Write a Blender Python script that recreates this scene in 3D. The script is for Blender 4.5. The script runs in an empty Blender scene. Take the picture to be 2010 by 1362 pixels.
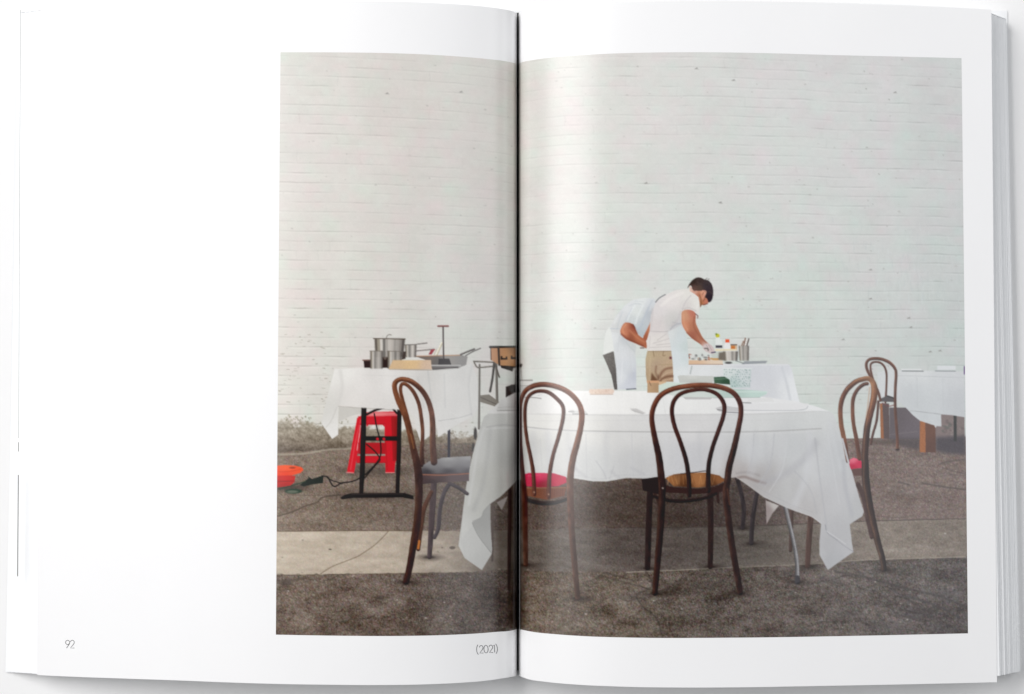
import bpy, math, random
import numpy as np

S = bpy.context.scene
# ------------------------------------------------------------------ camera
F = 3390.0                     # focal length in photo pixels (photo 2010 x 1362)
TH = math.atan(0.050)
H = 0.034                      # height of the highest part of the pages above the table
CZ = H + 0.763
cam_d = bpy.data.cameras.new('camera'); cam = bpy.data.objects.new('camera', cam_d)
S.collection.objects.link(cam)
cam.location = (0, 0, CZ); cam.rotation_euler = (TH, 0, 0)
cam_d.sensor_width = 36; cam_d.lens = F / 2010 * 36
cam_d.clip_start = 0.01; cam_d.clip_end = 50
S.camera = cam
# ------------------------------------------------------------------ world, lamps, exposure
W = bpy.data.worlds.new('World'); S.world = W; W.use_nodes = True
W.node_tree.nodes['Background'].inputs[0].default_value = (0.95, 0.97, 1.0, 1)
W.node_tree.nodes['Background'].inputs[1].default_value = 0.15
S.view_settings.view_transform = 'Standard'; S.view_settings.look = 'None'
S.view_settings.gamma = 1; S.view_settings.use_curve_mapping = False
S.view_settings.exposure = -0.04

def softbox(name, loc, aim, sx, sy, radiance, col):
    d = bpy.data.lights.new(name, 'AREA'); d.shape = 'RECTANGLE'; d.size = sx; d.size_y = sy
    d.energy = radiance * sx * sy * math.pi; d.color = col
    o = bpy.data.objects.new(name, d); S.collection.objects.link(o)
    o.location = loc
    from mathutils import Vector, Matrix
    z = (Vector(loc) - Vector(aim)).normalized()
    y = Vector((0, 1, 0)); x = y.cross(z).normalized(); y = z.cross(x)
    o.rotation_euler = Matrix((x, y, z)).transposed().to_euler()
    return o
softbox('softbox_key', (-1.07, 0.66, 1.42), (0.03, 0.06, 0), 0.96, 1.66, 7.4, (1.0, 0.99, 0.985))
softbox('softbox_fill', (1.00, 0.40, 1.28), (0.05, 0.0, 0), 1.05, 1.6, 1.95, (0.97, 0.98, 1.0))

# ------------------------------------------------------------------ page surface
def smooth_interp(xs, ys, n=3):
    xs = np.array(xs, float); ys = np.array(ys, float)
    h = np.diff(xs); d = np.diff(ys) / h
    m = np.zeros_like(ys); m[1:-1] = (d[:-1]*h[1:] + d[1:]*h[:-1]) / (h[:-1] + h[1:]); m[0] = d[0]; m[-1] = d[-1]
    def f(x):
        x = np.clip(np.asarray(x, float), xs[0], xs[-1])
        i = np.clip(np.searchsorted(xs, x) - 1, 0, len(xs) - 2)
        t = (x - xs[i]) / h[i]
        return ((2*t**3 - 3*t**2 + 1)*ys[i] + (t**3 - 2*t**2 + t)*h[i]*m[i]
                + (-2*t**3 + 3*t**2)*ys[i+1] + (t**3 - t**2)*h[i]*m[i+1])
    return f
def ray_xy(px, py, z):
    px = np.asarray(px, float); py = np.asarray(py, float)
    a = (px - 1005) / F; b = (681 - py) / F
    c, s = math.cos(TH), math.sin(TH)
    dy = b*c + s; dz = b*s - c
    t = (z - CZ) / dz
    return a*t, dy*t
# depth of the paper below its highest line, by photo column (mm)
LP = [(15, 31.5), (75, 27), (150, 21.5), (250, 15.5), (350, 9.4), (450, 4.8), (550, 1.8), (650, .5), (720, .35), (790, 1.4), (850, 3.6),
      (900, 6.8), (950, 11.4), (985, 15.6), (1002, 18.9), (1009.5, 22.3), (1014.2, 27.5)]
RP = [(1018.8, 27.5), (1022.5, 22.5), (1028, 19.2), (1037, 16.6), (1050, 14.3), (1069, 11.6), (1100, 8.2), (1150, 4.5), (1200, 2.2), (1250, 1.0), (1350, .1),
      (1450, .4), (1600, 2.8), (1700, 5.2), (1800, 8.2), (1887, 11), (1960, 13.2), (2000, 14.3)]
def prof(pts):
    xs = []; zs = []
    for p, d in pts:
        z = H - d*0.001; xs.append(float(ray_xy(p, 850, z)[0])); zs.append(z)
    f = smooth_interp(xs, zs)
    X = np.linspace(xs[0], xs[-1], 1600); Z = f(X)
    k = np.hanning(91); k /= k.sum()
    Zp = np.pad(Z, 45, mode='reflect', reflect_type='odd'); Zs = np.convolve(Zp, k, 'valid')
    gut = xs[-1] if pts is LP else xs[0]
    k2 = np.hanning(25); k2 /= k2.sum(); Z = np.convolve(np.pad(Z, 12, mode='reflect', reflect_type='odd'), k2, 'valid')
    w = np.clip((np.abs(X - gut) - 0.003) / 0.016, 0, 1); w = w*w*(3 - 2*w)
    Z = Z*(1-w) + Zs*w
    return xs, (lambda x: np.interp(x, X, Z))
LX, hL = prof(LP); RX, hR = prof(RP)
XL, XR = LX[-1], RX[0]          # lips of the gutter
def surf(px, py, side):
    h = hL if side == 'L' else hR
    z = np.full(np.shape(px), H)
    for _ in range(8):
        x, y = ray_xy(px, py, z); z = h(x)
    x, y = ray_xy(px, py, z)
    return x, y, z

# ------------------------------------------------------------------ materials
def principled(name, rough=0.5, spec=0.5, col=(.8, .8, .8)):
    m = bpy.data.materials.new(name); m.use_nodes = True
    b = m.node_tree.nodes['Principled BSDF']
    b.inputs['Roughness'].default_value = rough
    b.inputs['Specular IOR Level'].default_value = spec
    b.inputs['Base Color'].default_value = (*col, 1)
    return m, m.node_tree, b
def paper_mat(name, col, var=0.015, rough=.42, spec=.35):
    m, nt, b = principled(name, rough, spec, col)
    tc = nt.nodes.new('ShaderNodeTexCoord'); n = nt.nodes.new('ShaderNodeTexNoise')
    n.inputs['Scale'].default_value = 40; n.inputs['Detail'].default_value = 6
    nt.links.new(tc.outputs['Object'], n.inputs['Vector'])
    mx = nt.nodes.new('ShaderNodeMix'); mx.data_type = 'RGBA'
    mx.inputs[6].default_value = (*[c*(1-var) for c in col], 1); mx.inputs[7].default_value = (*[min(1, c*(1+var)) for c in col], 1)
    nt.links.new(n.outputs['Fac'], mx.inputs[0]); nt.links.new(mx.outputs[2], b.inputs['Base Color'])
    n2 = nt.nodes.new('ShaderNodeTexNoise'); n2.inputs['Scale'].default_value = 1800
    nt.links.new(tc.outputs['Object'], n2.inputs['Vector'])
    bp = nt.nodes.new('ShaderNodeBump'); bp.inputs['Strength'].default_value = .04; bp.inputs['Distance'].default_value = .0001
    nt.links.new(n2.outputs['Fac'], bp.inputs['Height']); nt.links.new(bp.outputs['Normal'], b.inputs['Normal'])
    return m
M_page = paper_mat('coated_paper', (.88, .88, .885))
M_edge = paper_mat('paper_edges', (.93, .94, .95), .02, .7, .2)
M_cover = paper_mat('cover_board', (.82, .83, .84), .02, .5, .3)
M_table = paper_mat('white_tabletop', (.86, .86, .86), .01, .6, .2)
M_gutter_shade = paper_mat('gutter_shade', (.05, .05, .05), .2, .8, .1)  # near black, stands in for the shade deep in the gutter
M_text, _, _ = principled('grey_text_ink', .5, .3, (.12, .12, .125))
M_dark, _, _ = principled('dark_edge_ink', .6, .2, (.07, .065, .06))
M_grey, _, _ = principled('pale_edge_ink', .6, .2, (.30, .30, .295))
def ink_mat():
    m, nt, b = principled('printed_ink', .28, .5)
    a = nt.nodes.new('ShaderNodeAttribute'); a.attribute_name = 'ink'
    tc = nt.nodes.new('ShaderNodeTexCoord'); n = nt.nodes.new('ShaderNodeTexNoise')
    n.inputs['Scale'].default_value = 5200; n.inputs['Detail'].default_value = 2
    nt.links.new(tc.outputs['Object'], n.inputs['Vector'])
    mr = nt.nodes.new('ShaderNodeMapRange'); mr.inputs[3].default_value = .965; mr.inputs[4].default_value = 1.035
    nt.links.new(n.outputs['Fac'], mr.inputs[0])
    vm = nt.nodes.new('ShaderNodeVectorMath'); vm.operation = 'SCALE'
    nt.links.new(a.outputs['Color'], vm.inputs[0]); nt.links.new(mr.outputs[0], vm.inputs['Scale'])
    nt.links.new(vm.outputs[0], b.inputs['Base Color'])
    return m
M_ink = ink_mat()

# ------------------------------------------------------------------ object helpers
def mesh_np(name, V, Q, mat, parent=None, smooth=True, ink=None):
    me = bpy.data.meshes.new(name)
    V = np.ascontiguousarray(V, dtype=np.float32); Q = np.ascontiguousarray(Q, dtype=np.int32)
    me.vertices.add(len(V)); me.vertices.foreach_set('co', V.ravel())
    me.loops.add(Q.size); me.loops.foreach_set('vertex_index', Q.ravel())
    me.polygons.add(len(Q)); k = Q.shape[1]
    me.polygons.foreach_set('loop_start', np.arange(len(Q), dtype=np.int32)*k)
    me.polygons.foreach_set('loop_total', np.full(len(Q), k, np.int32))
    me.update(calc_edges=True)
    me.polygons.foreach_set('use_smooth', np.full(len(Q), smooth))
    if ink is not None:
        at = me.color_attributes.new('ink', 'FLOAT_COLOR', 'POINT')
        c = np.ones((len(V), 4), np.float32); c[:, :3] = ink
        at.data.foreach_set('color', c.ravel())
    me.materials.append(mat); me.validate()
    o = bpy.data.objects.new(name, me); S.collection.objects.link(o)
    if parent: o.parent = parent
    return o
def grid_np(name, X, Y, Z, mat, parent=None, smooth=True):
    r, c = X.shape
    V = np.stack([X.ravel(), Y.ravel(), Z.ravel()], 1)
    i = np.arange(r*c).reshape(r, c)
    Q = np.stack([i[:-1, :-1], i[1:, :-1], i[1:, 1:], i[:-1, 1:]], -1).reshape(-1, 4)
    return mesh_np(name, V, Q, mat, parent, smooth)

# ------------------------------------------------------------------ the table it lies on
tb = grid_np('tabletop', *[a for a in np.meshgrid(np.linspace(-1.2, 1.2, 5), np.linspace(1.2, -1.2, 5))], np.zeros((5, 5)), M_table)
tb['kind'] = 'structure'

# ------------------------------------------------------------------ the book
book = bpy.data.objects.new('open_book', None); S.collection.objects.link(book)
book.empty_display_size = .05
book['label'] = 'open paperback photo book with a printed photograph running across both pages'
book['category'] = 'book'
topL = smooth_interp([0, 15, 75, 150, 250, 350, 450, 560, 700, 780, 850, 900, 950, 985, 1000, 1010, 1015], [21, 20.5, 16, 12, 8.5, 6, 3.8, 2.6, 1.2, 2.4, 5.6, 8.4, 12.6, 17.3, 20.2, 23.4, 26])
botL = smooth_interp([0, 15, 75, 150, 250, 350, 450, 550, 650, 750, 850, 900, 950, 989, 1009, 1015], [1320, 1321, 1325, 1328.5, 1332, 1335.5, 1339.5, 1342.5, 1344, 1344.5, 1342.7, 1340.3, 1336.5, 1331, 1327.5, 1326])
topR = smooth_interp([1017, 1025, 1050, 1100, 1150, 1200, 1250, 1350, 1450, 1600, 1700, 1800, 1900, 1947, 2000], [26, 22, 16.5, 11, 7.6, 5, 3, 1, 1.4, 4.4, 7.2, 11, 16, 19, 22])
botR = smooth_interp([1017, 1037, 1069, 1109, 1148, 1200, 1250, 1300, 1375, 1450, 1600, 1700, 1800, 1957, 2000], [1326, 1333, 1338, 1342, 1344.7, 1347, 1348.5, 1349.2, 1349.5, 1349, 1346.5, 1344.7, 1342.7, 1339, 1338])
def page(name, side, p0t, p0b, p1t, p1b, t_f, b_f, n, lab):
    # columns run from one vertical edge to the other, rows from top to bottom
    u = np.linspace(0, 1, n); v = np.linspace(0, 1, 40)[:, None]
    pt = p0t + (p1t - p0t)*u; pb = p0b + (p1b - p0b)*u
    px = pt[None]*(1 - v) + pb[None]*v
    py = t_f(pt)[None]*(1 - v) + b_f(pb)[None]*v
    x, y, z = surf(px, py, side)
    # the sheet carries on down into the gutter
    gx = []
    k = 8
    col = -1 if side == 'L' else 0
    x0, y0, z0 = x[:, col], y[:, col], z[:, col]
    dd = np.linspace(0, 1, k + 1)[1:]
    cen = (XL + XR)/2
    ex = x0[:, None] + (cen - x0[:, None])*(0.55*dd**0.8)[None]
    ez = z0[:, None] - 0.0085*dd[None]
    ey = np.repeat(y0[:, None], k, 1)
    if side == 'L': x = np.hstack([x, ex]); y = np.hstack([y, ey]); z = np.hstack([z, ez])
    else: x = np.hstack([ex[:, ::-1], x]); y = np.hstack([ey[:, ::-1], y]); z = np.hstack([ez[:, ::-1], z])
    o = grid_np(name, x, y, z - 0.00004, M_page, book)
    o['label'] = lab
    return o
pageL = page('left_page', 'L', 80, 73, 1014.4, 1014.4, topL, botL, 420, 'left page, mostly blank white with the number 92 at its foot')
pageR = page('right_page', 'R', 1018.6, 1018.6, 1946, 1957, topR, botR, 420, 'right page with a white border round the printed photograph')

# solid block of pages under each side, its fore-edge fanned in thin steps
def block(name, side, lab):
    rnd = random.Random(5 if side == 'L' else 9)
    sgn = -1 if side == 'L' else 1
    h = hL if side == 'L' else hR
    xg = XL - .0008 if side == 'L' else XR + .0008
    # row ends
    if side == 'L':
        pe, z_hi, p_out, z_lo = 73.0, float(hL(ray_xy(76, 850, .007)[0])) - .0003, 22.0, .0009
        steps = [(0, 0), (.16, .22), (.34, .36), (.46, .5), (.62, .62), (.78, .80), (1, 1)]
    else:
        pe, z_hi, p_out, z_lo = 1951.0, float(hR(ray_xy(1951, 850, .021)[0])) - .0004, 1991.5, .0065
        steps = [(0, 0)] + [((i + rnd.uniform(-.25, .25))/16, (i + rnd.uniform(-.3, .3))/16) for i in range(1, 16)] + [(1, 1)]
    x_in = float(ray_xy(pe, 850, z_hi)[0]); x_out = float(ray_xy(p_out, 850, z_lo)[0])
    P = []                       # profile points (x, z)
    for xx in np.linspace(xg, x_in, 60): P.append((xx, float(h(xx)) - .0004))
    zc = P[-1][1]
    for (a, b), (a2, b2) in zip(steps[:-1], steps[1:]):
        x1 = x_in + (x_out - x_in)*a2; z1 = z_hi + (z_lo - z_hi)*b2
        P.append((P[-1][0] + sgn*.00003, z1))          # riser
        P.append((x1, z1 - .0001))                     # tread: the margin of a lower page
    P.append((P[-1][0], .0006)); P.append((xg, .0006)); P.append(P[0])
    P = np.array(P)
    # edges of the block at head and foot
    def ends(x):
        xx = np.clip(x, ray_xy(80, 850, .006)[0], ray_xy(1957, 850, .02)[0])
        px = 1005 + xx*F/(CZ - (hL(xx) if side == 'L' else hR(xx)))
        tf, bf = (topL, botL) if side == 'L' else (topR, botR)
        z = h(xx)
        return ray_xy(px, tf(px), z)[1], ray_xy(px, bf(px), z)[1]
    yt, yb = ends(P[:, 0])
    yt = yt - .0006; yb = yb + (.0006 if side == 'L' else .0006 + .0022*np.clip((P[:, 0] - x_in + .03)/.02, 0, 1))
    n = len(P)
    v = np.linspace(0, 1, 30)[:, None]
    rng = np.random.default_rng(3)
    X = np.repeat(P[None, :, 0], 30, 0); Z = np.repeat(P[None, :, 1], 30, 0)
    # slight skew like the page above, and tiny wander of each sheet
    out = np.clip((sgn*(X - x_in))/abs(x_out - x_in), 0, 1)
    X = X + (0.5 - v)*(-sgn)*.0021*np.clip((sgn*(X - xg))/abs(x_in - xg), 0, 1)
    wob = np.interp(np.arange(n), np.arange(0, n + 6, 6), rng.normal(0, 1, len(np.arange(0, n + 6, 6))))
    X = X + out*(out < .99)*.00022*np.sin(v*5 + wob[None]*3)
    Y = yt[None]*(1 - v) + yb[None]*v
    o = grid_np(name, X, Y, Z, M_edge, book, smooth=False)
    # caps at head and foot
    import bmesh
    bm = bmesh.new(); bm.from_mesh(o.data); bm.verts.ensure_lookup_table()
    bmesh.ops.holes_fill(bm, edges=[e for e in bm.edges if e.is_boundary], sides=0)
    bm.to_mesh(o.data); bm.free()
    o['label'] = lab
    return o, x_in, x_out, z_hi, z_lo
bL = block('page_block', 'L', 'thin fanned edges of the turned pages at the left')
bR = block('page_block', 'R', 'thick fanned edges of the unread pages at the right')
# cover board beneath
xa = bL[2] - .0006; xb = bR[2] + .0012
yT = float(ray_xy(300, 20.5, .001)[1]); yB = float(ray_xy(300, 1320.5, .001)[1])
cx = np.array([xa, xb]); X, Y = np.meshgrid(np.linspace(xa, xb, 12), np.linspace(yT, yB, 3))
import bmesh
def slab(name, x0, x1, y0, y1, z0, z1, mat, parent, rows=1):
    bm = bmesh.new(); bmesh.ops.create_cube(bm, size=1)
    for vv in bm.verts:
        vv.co = ((x0 + x1)/2 + vv.co.x*(x1 - x0), (y0 + y1)/2 + vv.co.y*(y1 - y0), (z0 + z1)/2 + vv.co.z*(z1 - z0))
    me = bpy.data.meshes.new(name); bm.to_mesh(me); bm.free(); me.materials.append(mat)
    o = bpy.data.objects.new(name, me); S.collection.objects.link(o); o.parent = parent
    return o
slab('cover', xa, xb, yB, yT, .0001, .0006, M_cover, book)
gp = slab('gutter_dark_strip', (XL + XR)/2 - .0007, (XL + XR)/2 + .0007, yB + .0012, yT - .0012, .0007, .0016, M_gutter_shade, book)  # dark strip added at the bottom of the gutter to deepen its shade

# ------------------------------------------------------------------ the printed photograph: painter
CX0, CY0, CW, CH = 530, 88, 1382, 1176
yy, xx = np.mgrid[0:CH, 0:CW].astype(np.float32)
PXX = xx + CX0; PYY = yy + CY0
IMG = np.zeros((CH, CW, 3), np.float32); LAB = np.zeros((CH, CW), np.int16)
NAMES = [('printed_photograph', 'printed photograph of a lane, white painted brick wall at the top')]
RNG = np.random.default_rng(11)
def newlab(name, label):
    NAMES.append((name, label)); return len(NAMES) - 1
def blur1(a, r):
    if r <= 0: return a
    k = np.exp(-.5*(np.arange(-int(3*r) - 1, int(3*r) + 2)/r)**2); k /= k.sum(); n = len(k)//2
    a = np.pad(a, ((n, n), (n, n)), mode='reflect')
    a = np.apply_along_axis(lambda m: np.convolve(m, k, 'valid'), 0, a)
    return np.apply_along_axis(lambda m: np.convolve(m, k, 'valid'), 1, a).astype(np.float32)
def noise(cell, seed=None, cy=None):
    r = RNG if seed is None else np.random.default_rng(seed)
    cy = cy or cell
    a = r.normal(0, 1, (int(CH/cy) + 4, int(CW/cell) + 4)).astype(np.float32)
    gy = yy[:, 0]/cy + .5; gx = xx[0]/cell + .5
    iy = gy.astype(int); ix = gx.astype(int); fy = (gy - iy)[:, None]; fx = (gx - ix)[None]
    fy = fy*fy*(3 - 2*fy); fx = fx*fx*(3 - 2*fx)
    g = lambda dy, dx: a[iy + dy][:, ix + dx]
    return g(0, 0)*(1 - fy)*(1 - fx) + g(1, 0)*fy*(1 - fx) + g(0, 1)*(1 - fy)*fx + g(1, 1)*fy*fx
def cr(pts, closed=False, step=6):
    P = np.array(pts, float); n = len(P); out = []
    idx = range(n) if closed else range(n - 1)
    for i in idx:
        if closed: p0, p1, p2, p3 = P[i-1], P[i], P[(i+1) % n], P[(i+2) % n]
        else: p0, p1, p2, p3 = P[max(i-1, 0)], P[i], P[i+1], P[min(i+2, n-1)]
        m = max(2, int(np.hypot(*(p2 - p1)[:2])/step) + 1)
        for t in np.arange(m)/m:
            out.append(.5*((2*p1) + (p2 - p0)*t + (2*p0 - 5*p1 + 4*p2 - p3)*t*t + (-p0 + 3*p1 - 3*p2 + p3)*t**3))
    if not closed: out.append(P[-1])
    return np.array(out)
def win(x0, y0, x1, y1):
    a = max(0, int(x0 - CX0)); b = min(CW, int(x1 - CX0) + 2); c = max(0, int(y0 - CY0)); d = min(CH, int(y1 - CY0) + 2)
    return slice(c, d), slice(a, b)
def shade(col, X, Y):
    """one sRGB colour, or soft blend of ((x, y, rgb), ...)"""
    if not isinstance(col[0], (tuple, list)): return np.broadcast_to(np.array(col, np.float32), X.shape + (3,))
    num = np.zeros(X.shape + (3,), np.float32); den = np.zeros(X.shape, np.float32)
    pts = np.array([(c[0], c[1]) for c in col], float)
    if len(pts) > 1:
        dm = np.hypot(*(pts[:, None] - pts[None]).transpose(2, 0, 1)) + np.eye(len(pts))*1e6
        s2 = max(2.0, .55*float(np.median(dm.min(1))))**2
    else: s2 = 9
    for x, y, c in col:
        w = 1/((X - x)**2 + (Y - y)**2 + s2)**2.0
        num += w[..., None]*np.array(c, np.float32); den += w
    return num/den[..., None]
def put(sl, a, col, lab=None, grain=0, thr=.5):
    X = PXX[sl]; Y = PYY[sl]
    c = shade(col, X, Y)
    if grain: c = c*(1 + grain*RNG.normal(0, 1, X.shape).astype(np.float32)[..., None])
    IMG[sl] = IMG[sl]*(1 - a[..., None]) + c*a[..., None]
    if lab is not None: LAB[sl][a > thr] = lab
def cover(P, sl):
    X = PXX[sl]; Y = PYY[sl]; acc = np.zeros(X.shape, np.float32)
    for oy in (-.33, 0, .33):
        for ox in (-.33, 0, .33):
            ins = np.zeros(X.shape, bool); A = X + ox; B = Y + oy
            for (x1, y1), (x2, y2) in zip(P, np.roll(P, -1, 0)):
                if y1 == y2: continue
                ins ^= ((y1 > B) != (y2 > B)) & (A < (x2 - x1)*(B - y1)/(y2 - y1) + x1)
            acc += ins
    return acc/9
def fill(pts, col, lab=None, smooth=False, grain=0, alpha=1, soft=0):
    P = cr(pts, True) if smooth else np.array(pts, float)
    m = 2 + 3*soft
    sl = win(P[:, 0].min() - m, P[:, 1].min() - m, P[:, 0].max() + m, P[:, 1].max() + m)
    a = cover(P, sl)
    if soft: a = blur1(a, soft)
    put(sl, a*alpha, col, lab, grain, thr=.5*alpha)
def distmap(P, R):
    """distance to, parameter along and offset from a polyline"""
    sl = win(P[:, 0].min() - R, P[:, 1].min() - R, P[:, 0].max() + R, P[:, 1].max() + R)
    X = PXX[sl]; Y = PYY[sl]
    D = np.full(X.shape, 1e6, np.float32); T = np.zeros(X.shape, np.float32); OX = np.zeros(X.shape, np.float32); OY = OX.copy()
    if D.size == 0: return sl, D, T, OX, OY
    oy, ox = Y[0, 0], X[0, 0]
    for i in range(len(P) - 1):
        (x1, y1), (x2, y2) = P[i][:2], P[i+1][:2]
        a = max(0, int(min(x1, x2) - R - ox)); b = int(max(x1, x2) + R - ox) + 2
        c = max(0, int(min(y1, y2) - R - oy)); d = int(max(y1, y2) + R - oy) + 2
        if b <= 0 or d <= 0: continue
        s = (slice(c, d), slice(a, b)); x = X[s]; y = Y[s]
        L = (x2 - x1)**2 + (y2 - y1)**2 + 1e-9
        t = np.clip(((x - x1)*(x2 - x1) + (y - y1)*(y2 - y1))/L, 0, 1)
        ex = x - x1 - t*(x2 - x1); ey = y - y1 - t*(y2 - y1); dd = np.hypot(ex, ey)
        m = dd < D[s]
        D[s][m] = dd[m]; T[s][m] = (i + t)[m]; OX[s][m] = ex[m]; OY[s][m] = ey[m]
    return sl, D, T, OX, OY
def rod(pts, col, lab=None, hi=None, lo=None, w=None, light=(-.35, -.9), smooth=True, grain=.05):
    """a round bar: pts are (x, y, width) or (x, y) with w"""
    pts = [tuple(p) if len(p) == 3 else (p[0], p[1], w) for p in pts]
    P = cr(pts, step=4) if smooth and len(pts) > 2 else np.array(pts, float)
    sl, D, T, OX, OY = distmap(P, P[:, 2].max()/2 + 2)
    wd = np.interp(T, np.arange(len(P)), P[:, 2])
    a = np.clip(wd/2 - D + .5, 0, 1)
    col_ = shade(col, PXX[sl], PYY[sl]).astype(np.float32).copy()
    q = (OX*light[0] + OY*light[1])/(wd/2 + .01)
    hi_ = np.array(hi if hi is not None else [min(255, c*1.35 + 12) for c in (col[0][2] if isinstance(col[0], (tuple, list)) else col)], np.float32)
    tab = RNG.normal(0, 1, (260, 7)).astype(np.float32)
    ti = np.clip(T*.35, 0, 258).astype(int); qi = np.clip((q + 1)*3, 0, 5.99); q0 = qi.astype(int); fr = np.clip(T*.35, 0, 258) - ti
    stk = (tab[ti, q0]*(1 - fr) + tab[ti + 1, q0]*fr)
    col_ = col_*(1 + .085*stk[..., None])
    g = np.exp(-((q - .38)/.27)**2)[..., None]*.62*np.clip((col_.mean(-1, keepdims=True) - 18)/60, .12, 1)
    out = col_*(1 - g) + hi_*g
    sh = np.clip((-q - .15), 0, 1)[..., None]
    out = out*(1 - .55*sh)
    out *= (1 + grain*RNG.normal(0, 1, D.shape).astype(np.float32)[..., None])
    IMG[sl] = IMG[sl]*(1 - a[..., None]) + out*a[..., None]
    if lab is not None: LAB[sl][a > .5] = lab
def line(pts, w, col, alpha=1, soft=.6, lab=None, smooth=True):
    P = cr(pts, step=4) if smooth and len(pts) > 2 else np.array(pts, float)
    sl, D, *_ = distmap(P, w/2 + 3*soft + 1)
    a = np.clip((w/2 - D)/(2*soft) + .5, 0, 1); a = a*a*(3 - 2*a)*alpha
    put(sl, a, col, lab, thr=.4*alpha)
def dot(x, y, r, col, alpha=1, lab=None, ry=None, soft=.6):
    ry = ry or r; sl = win(x - r - 3 - soft*2, y - ry - 3 - soft*2, x + r + 3 + soft*2, y + ry + 3 + soft*2)
    if PXX[sl].size == 0: return
    d = np.hypot((PXX[sl] - x)/r, (PYY[sl] - y)/ry)
    a = np.clip((1 - d)*min(r, ry)/(2*soft) + .5, 0, 1)*alpha
    put(sl, a, col, lab, thr=.5*alpha)
def rect(x0, y0, x1, y1, col, lab=None, **k): fill([(x0, y0), (x1, y0), (x1, y1), (x0, y1)], col, lab, **k)

# print edges
ptL = smooth_interp([540, 700, 760, 850, 900, 950, 1000, 1015], [102.3, 103, 104, 107.5, 110.7, 115, 121.5, 125])
pbL = smooth_interp([540, 677, 800, 882, 970, 1012, 1015], [1245.6, 1247.8, 1248, 1246, 1240.5, 1235.5, 1234.5])
ptR = smooth_interp([1017, 1025, 1050, 1100, 1150, 1200, 1250, 1400, 1500, 1640, 1750, 1900], [125, 122, 117, 111, 107.5, 105, 103.5, 102.5, 104, 108, 110.5, 114.3])
pbR = smooth_interp([1017, 1049, 1089, 1148, 1248, 1440, 1700, 1902], [1234.5, 1240.6, 1244.6, 1248.6, 1251.5, 1251.5, 1247.5, 1243])
colx = PXX[0]
PT = np.where(colx < 1016, ptL(colx), ptR(colx)); PB = np.where(colx < 1016, pbL(colx), pbR(colx))
V = (PYY - PT[None])/(PB - PT)[None]           # 0..1 down the flattened print
YV = 103 + V*1145                               # row coordinate as if the page were flat

# ---- wall
def lerpc(stops, X):
    xs = [s[0] for s in stops]; return np.stack([np.interp(X, xs, [s[1][k] for s in stops]) for k in range(3)], -1)
base = lerpc([(540, (212, 209, 203)), (760, (213, 209, 203)), (1016, (210, 207, 201)), (1300, (214, 214, 210)), (1500, (209, 210, 207)), (1900, (198, 199, 198))], PXX).astype(np.float32)
low = lerpc([(540, (216, 212, 204)), (1016, (208, 208, 203)), (1300, (212, 217, 212)), (1600, (204, 209, 204)), (1900, (193, 199, 197))], PXX).astype(np.float32)
t = np.clip((YV - 300)/350, 0, 1)[..., None]
IMG[:] = base*(1 - t) + low*t
n1 = noise(60); n2 = noise(26, cy=14); n3 = noise(7, cy=5)
IMG += (n1*1.4 + n2*1.0 + n3*1.0)[..., None]
IMG += noise(34)[..., None]*np.array((1.1, -.8, .2), np.float32) + noise(17)[..., None]*np.array((.8, -.9, -.4), np.float32)
IMG += (RNG.normal(0, 1, (CH, CW)).astype(np.float32)*1.3)[..., None]
# courses of brick
rng = random.Random(4)
slope = lambda y: (560 - y)/450*.026
wob = noise(90, cy=400)*0.7 + noise(22, cy=200)*.35
brk = noise(38, cy=8); brk2 = noise(9, cy=6)
y0 = 109.0; k = 0
while y0 < 870:
    yl = y0 + (PXX - np.where(PXX < 1016, 546, 1016 + 200))*slope(y0)*np.where(PXX < 1016, 1, .9) + wob + (5 if 0 else 0)
    d = YV - yl
    left = np.clip((900 - PXX)/300, 0, 1)
    amp = np.clip(.55 + .5*brk + .15*brk2, .05, 1.4)*np.interp(PXX, [540, 760, 1016, 1150, 1300, 1900], [1, .75, .5, .7, .8, 1]) * (1 + .5*(left*(YV > 560)))
    dark = np.exp(-(d/.95)**2)*amp*(18 + (k % 3)*3)
    lite = np.exp(-((d - 2.6)/1.5)**2)*amp*5.5
    IMG += (lite - dark)[..., None]
    # some upright joints, off-set by half a brick in alternate courses
    for j in range(-1, 38):
        xj = 545 + j*40 + (k % 2)*20 + rng.uniform(-4, 4)
        if rng.random() < .16 + .12*(y0 > 430):
            yj = y0 + (xj - (546 if xj < 1016 else 1216))*slope(y0)
            c = int(round(xj - CX0))
            if 0 < c < CW - 2:
                m = np.exp(-((PXX - xj - .8*np.sin(PYY*.3))[:, max(0, c-4):c+5]/1.1)**2)*((YV[:, max(0, c-4):c+5] > yj) & (YV[:, max(0, c-4):c+5] < yj + 19))
                IMG[:, max(0, c-4):c+5] -= (m*rng.uniform(2, 6))[..., None]
    y0 += rng.uniform(18.6, 19.7); k += 1
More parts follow.
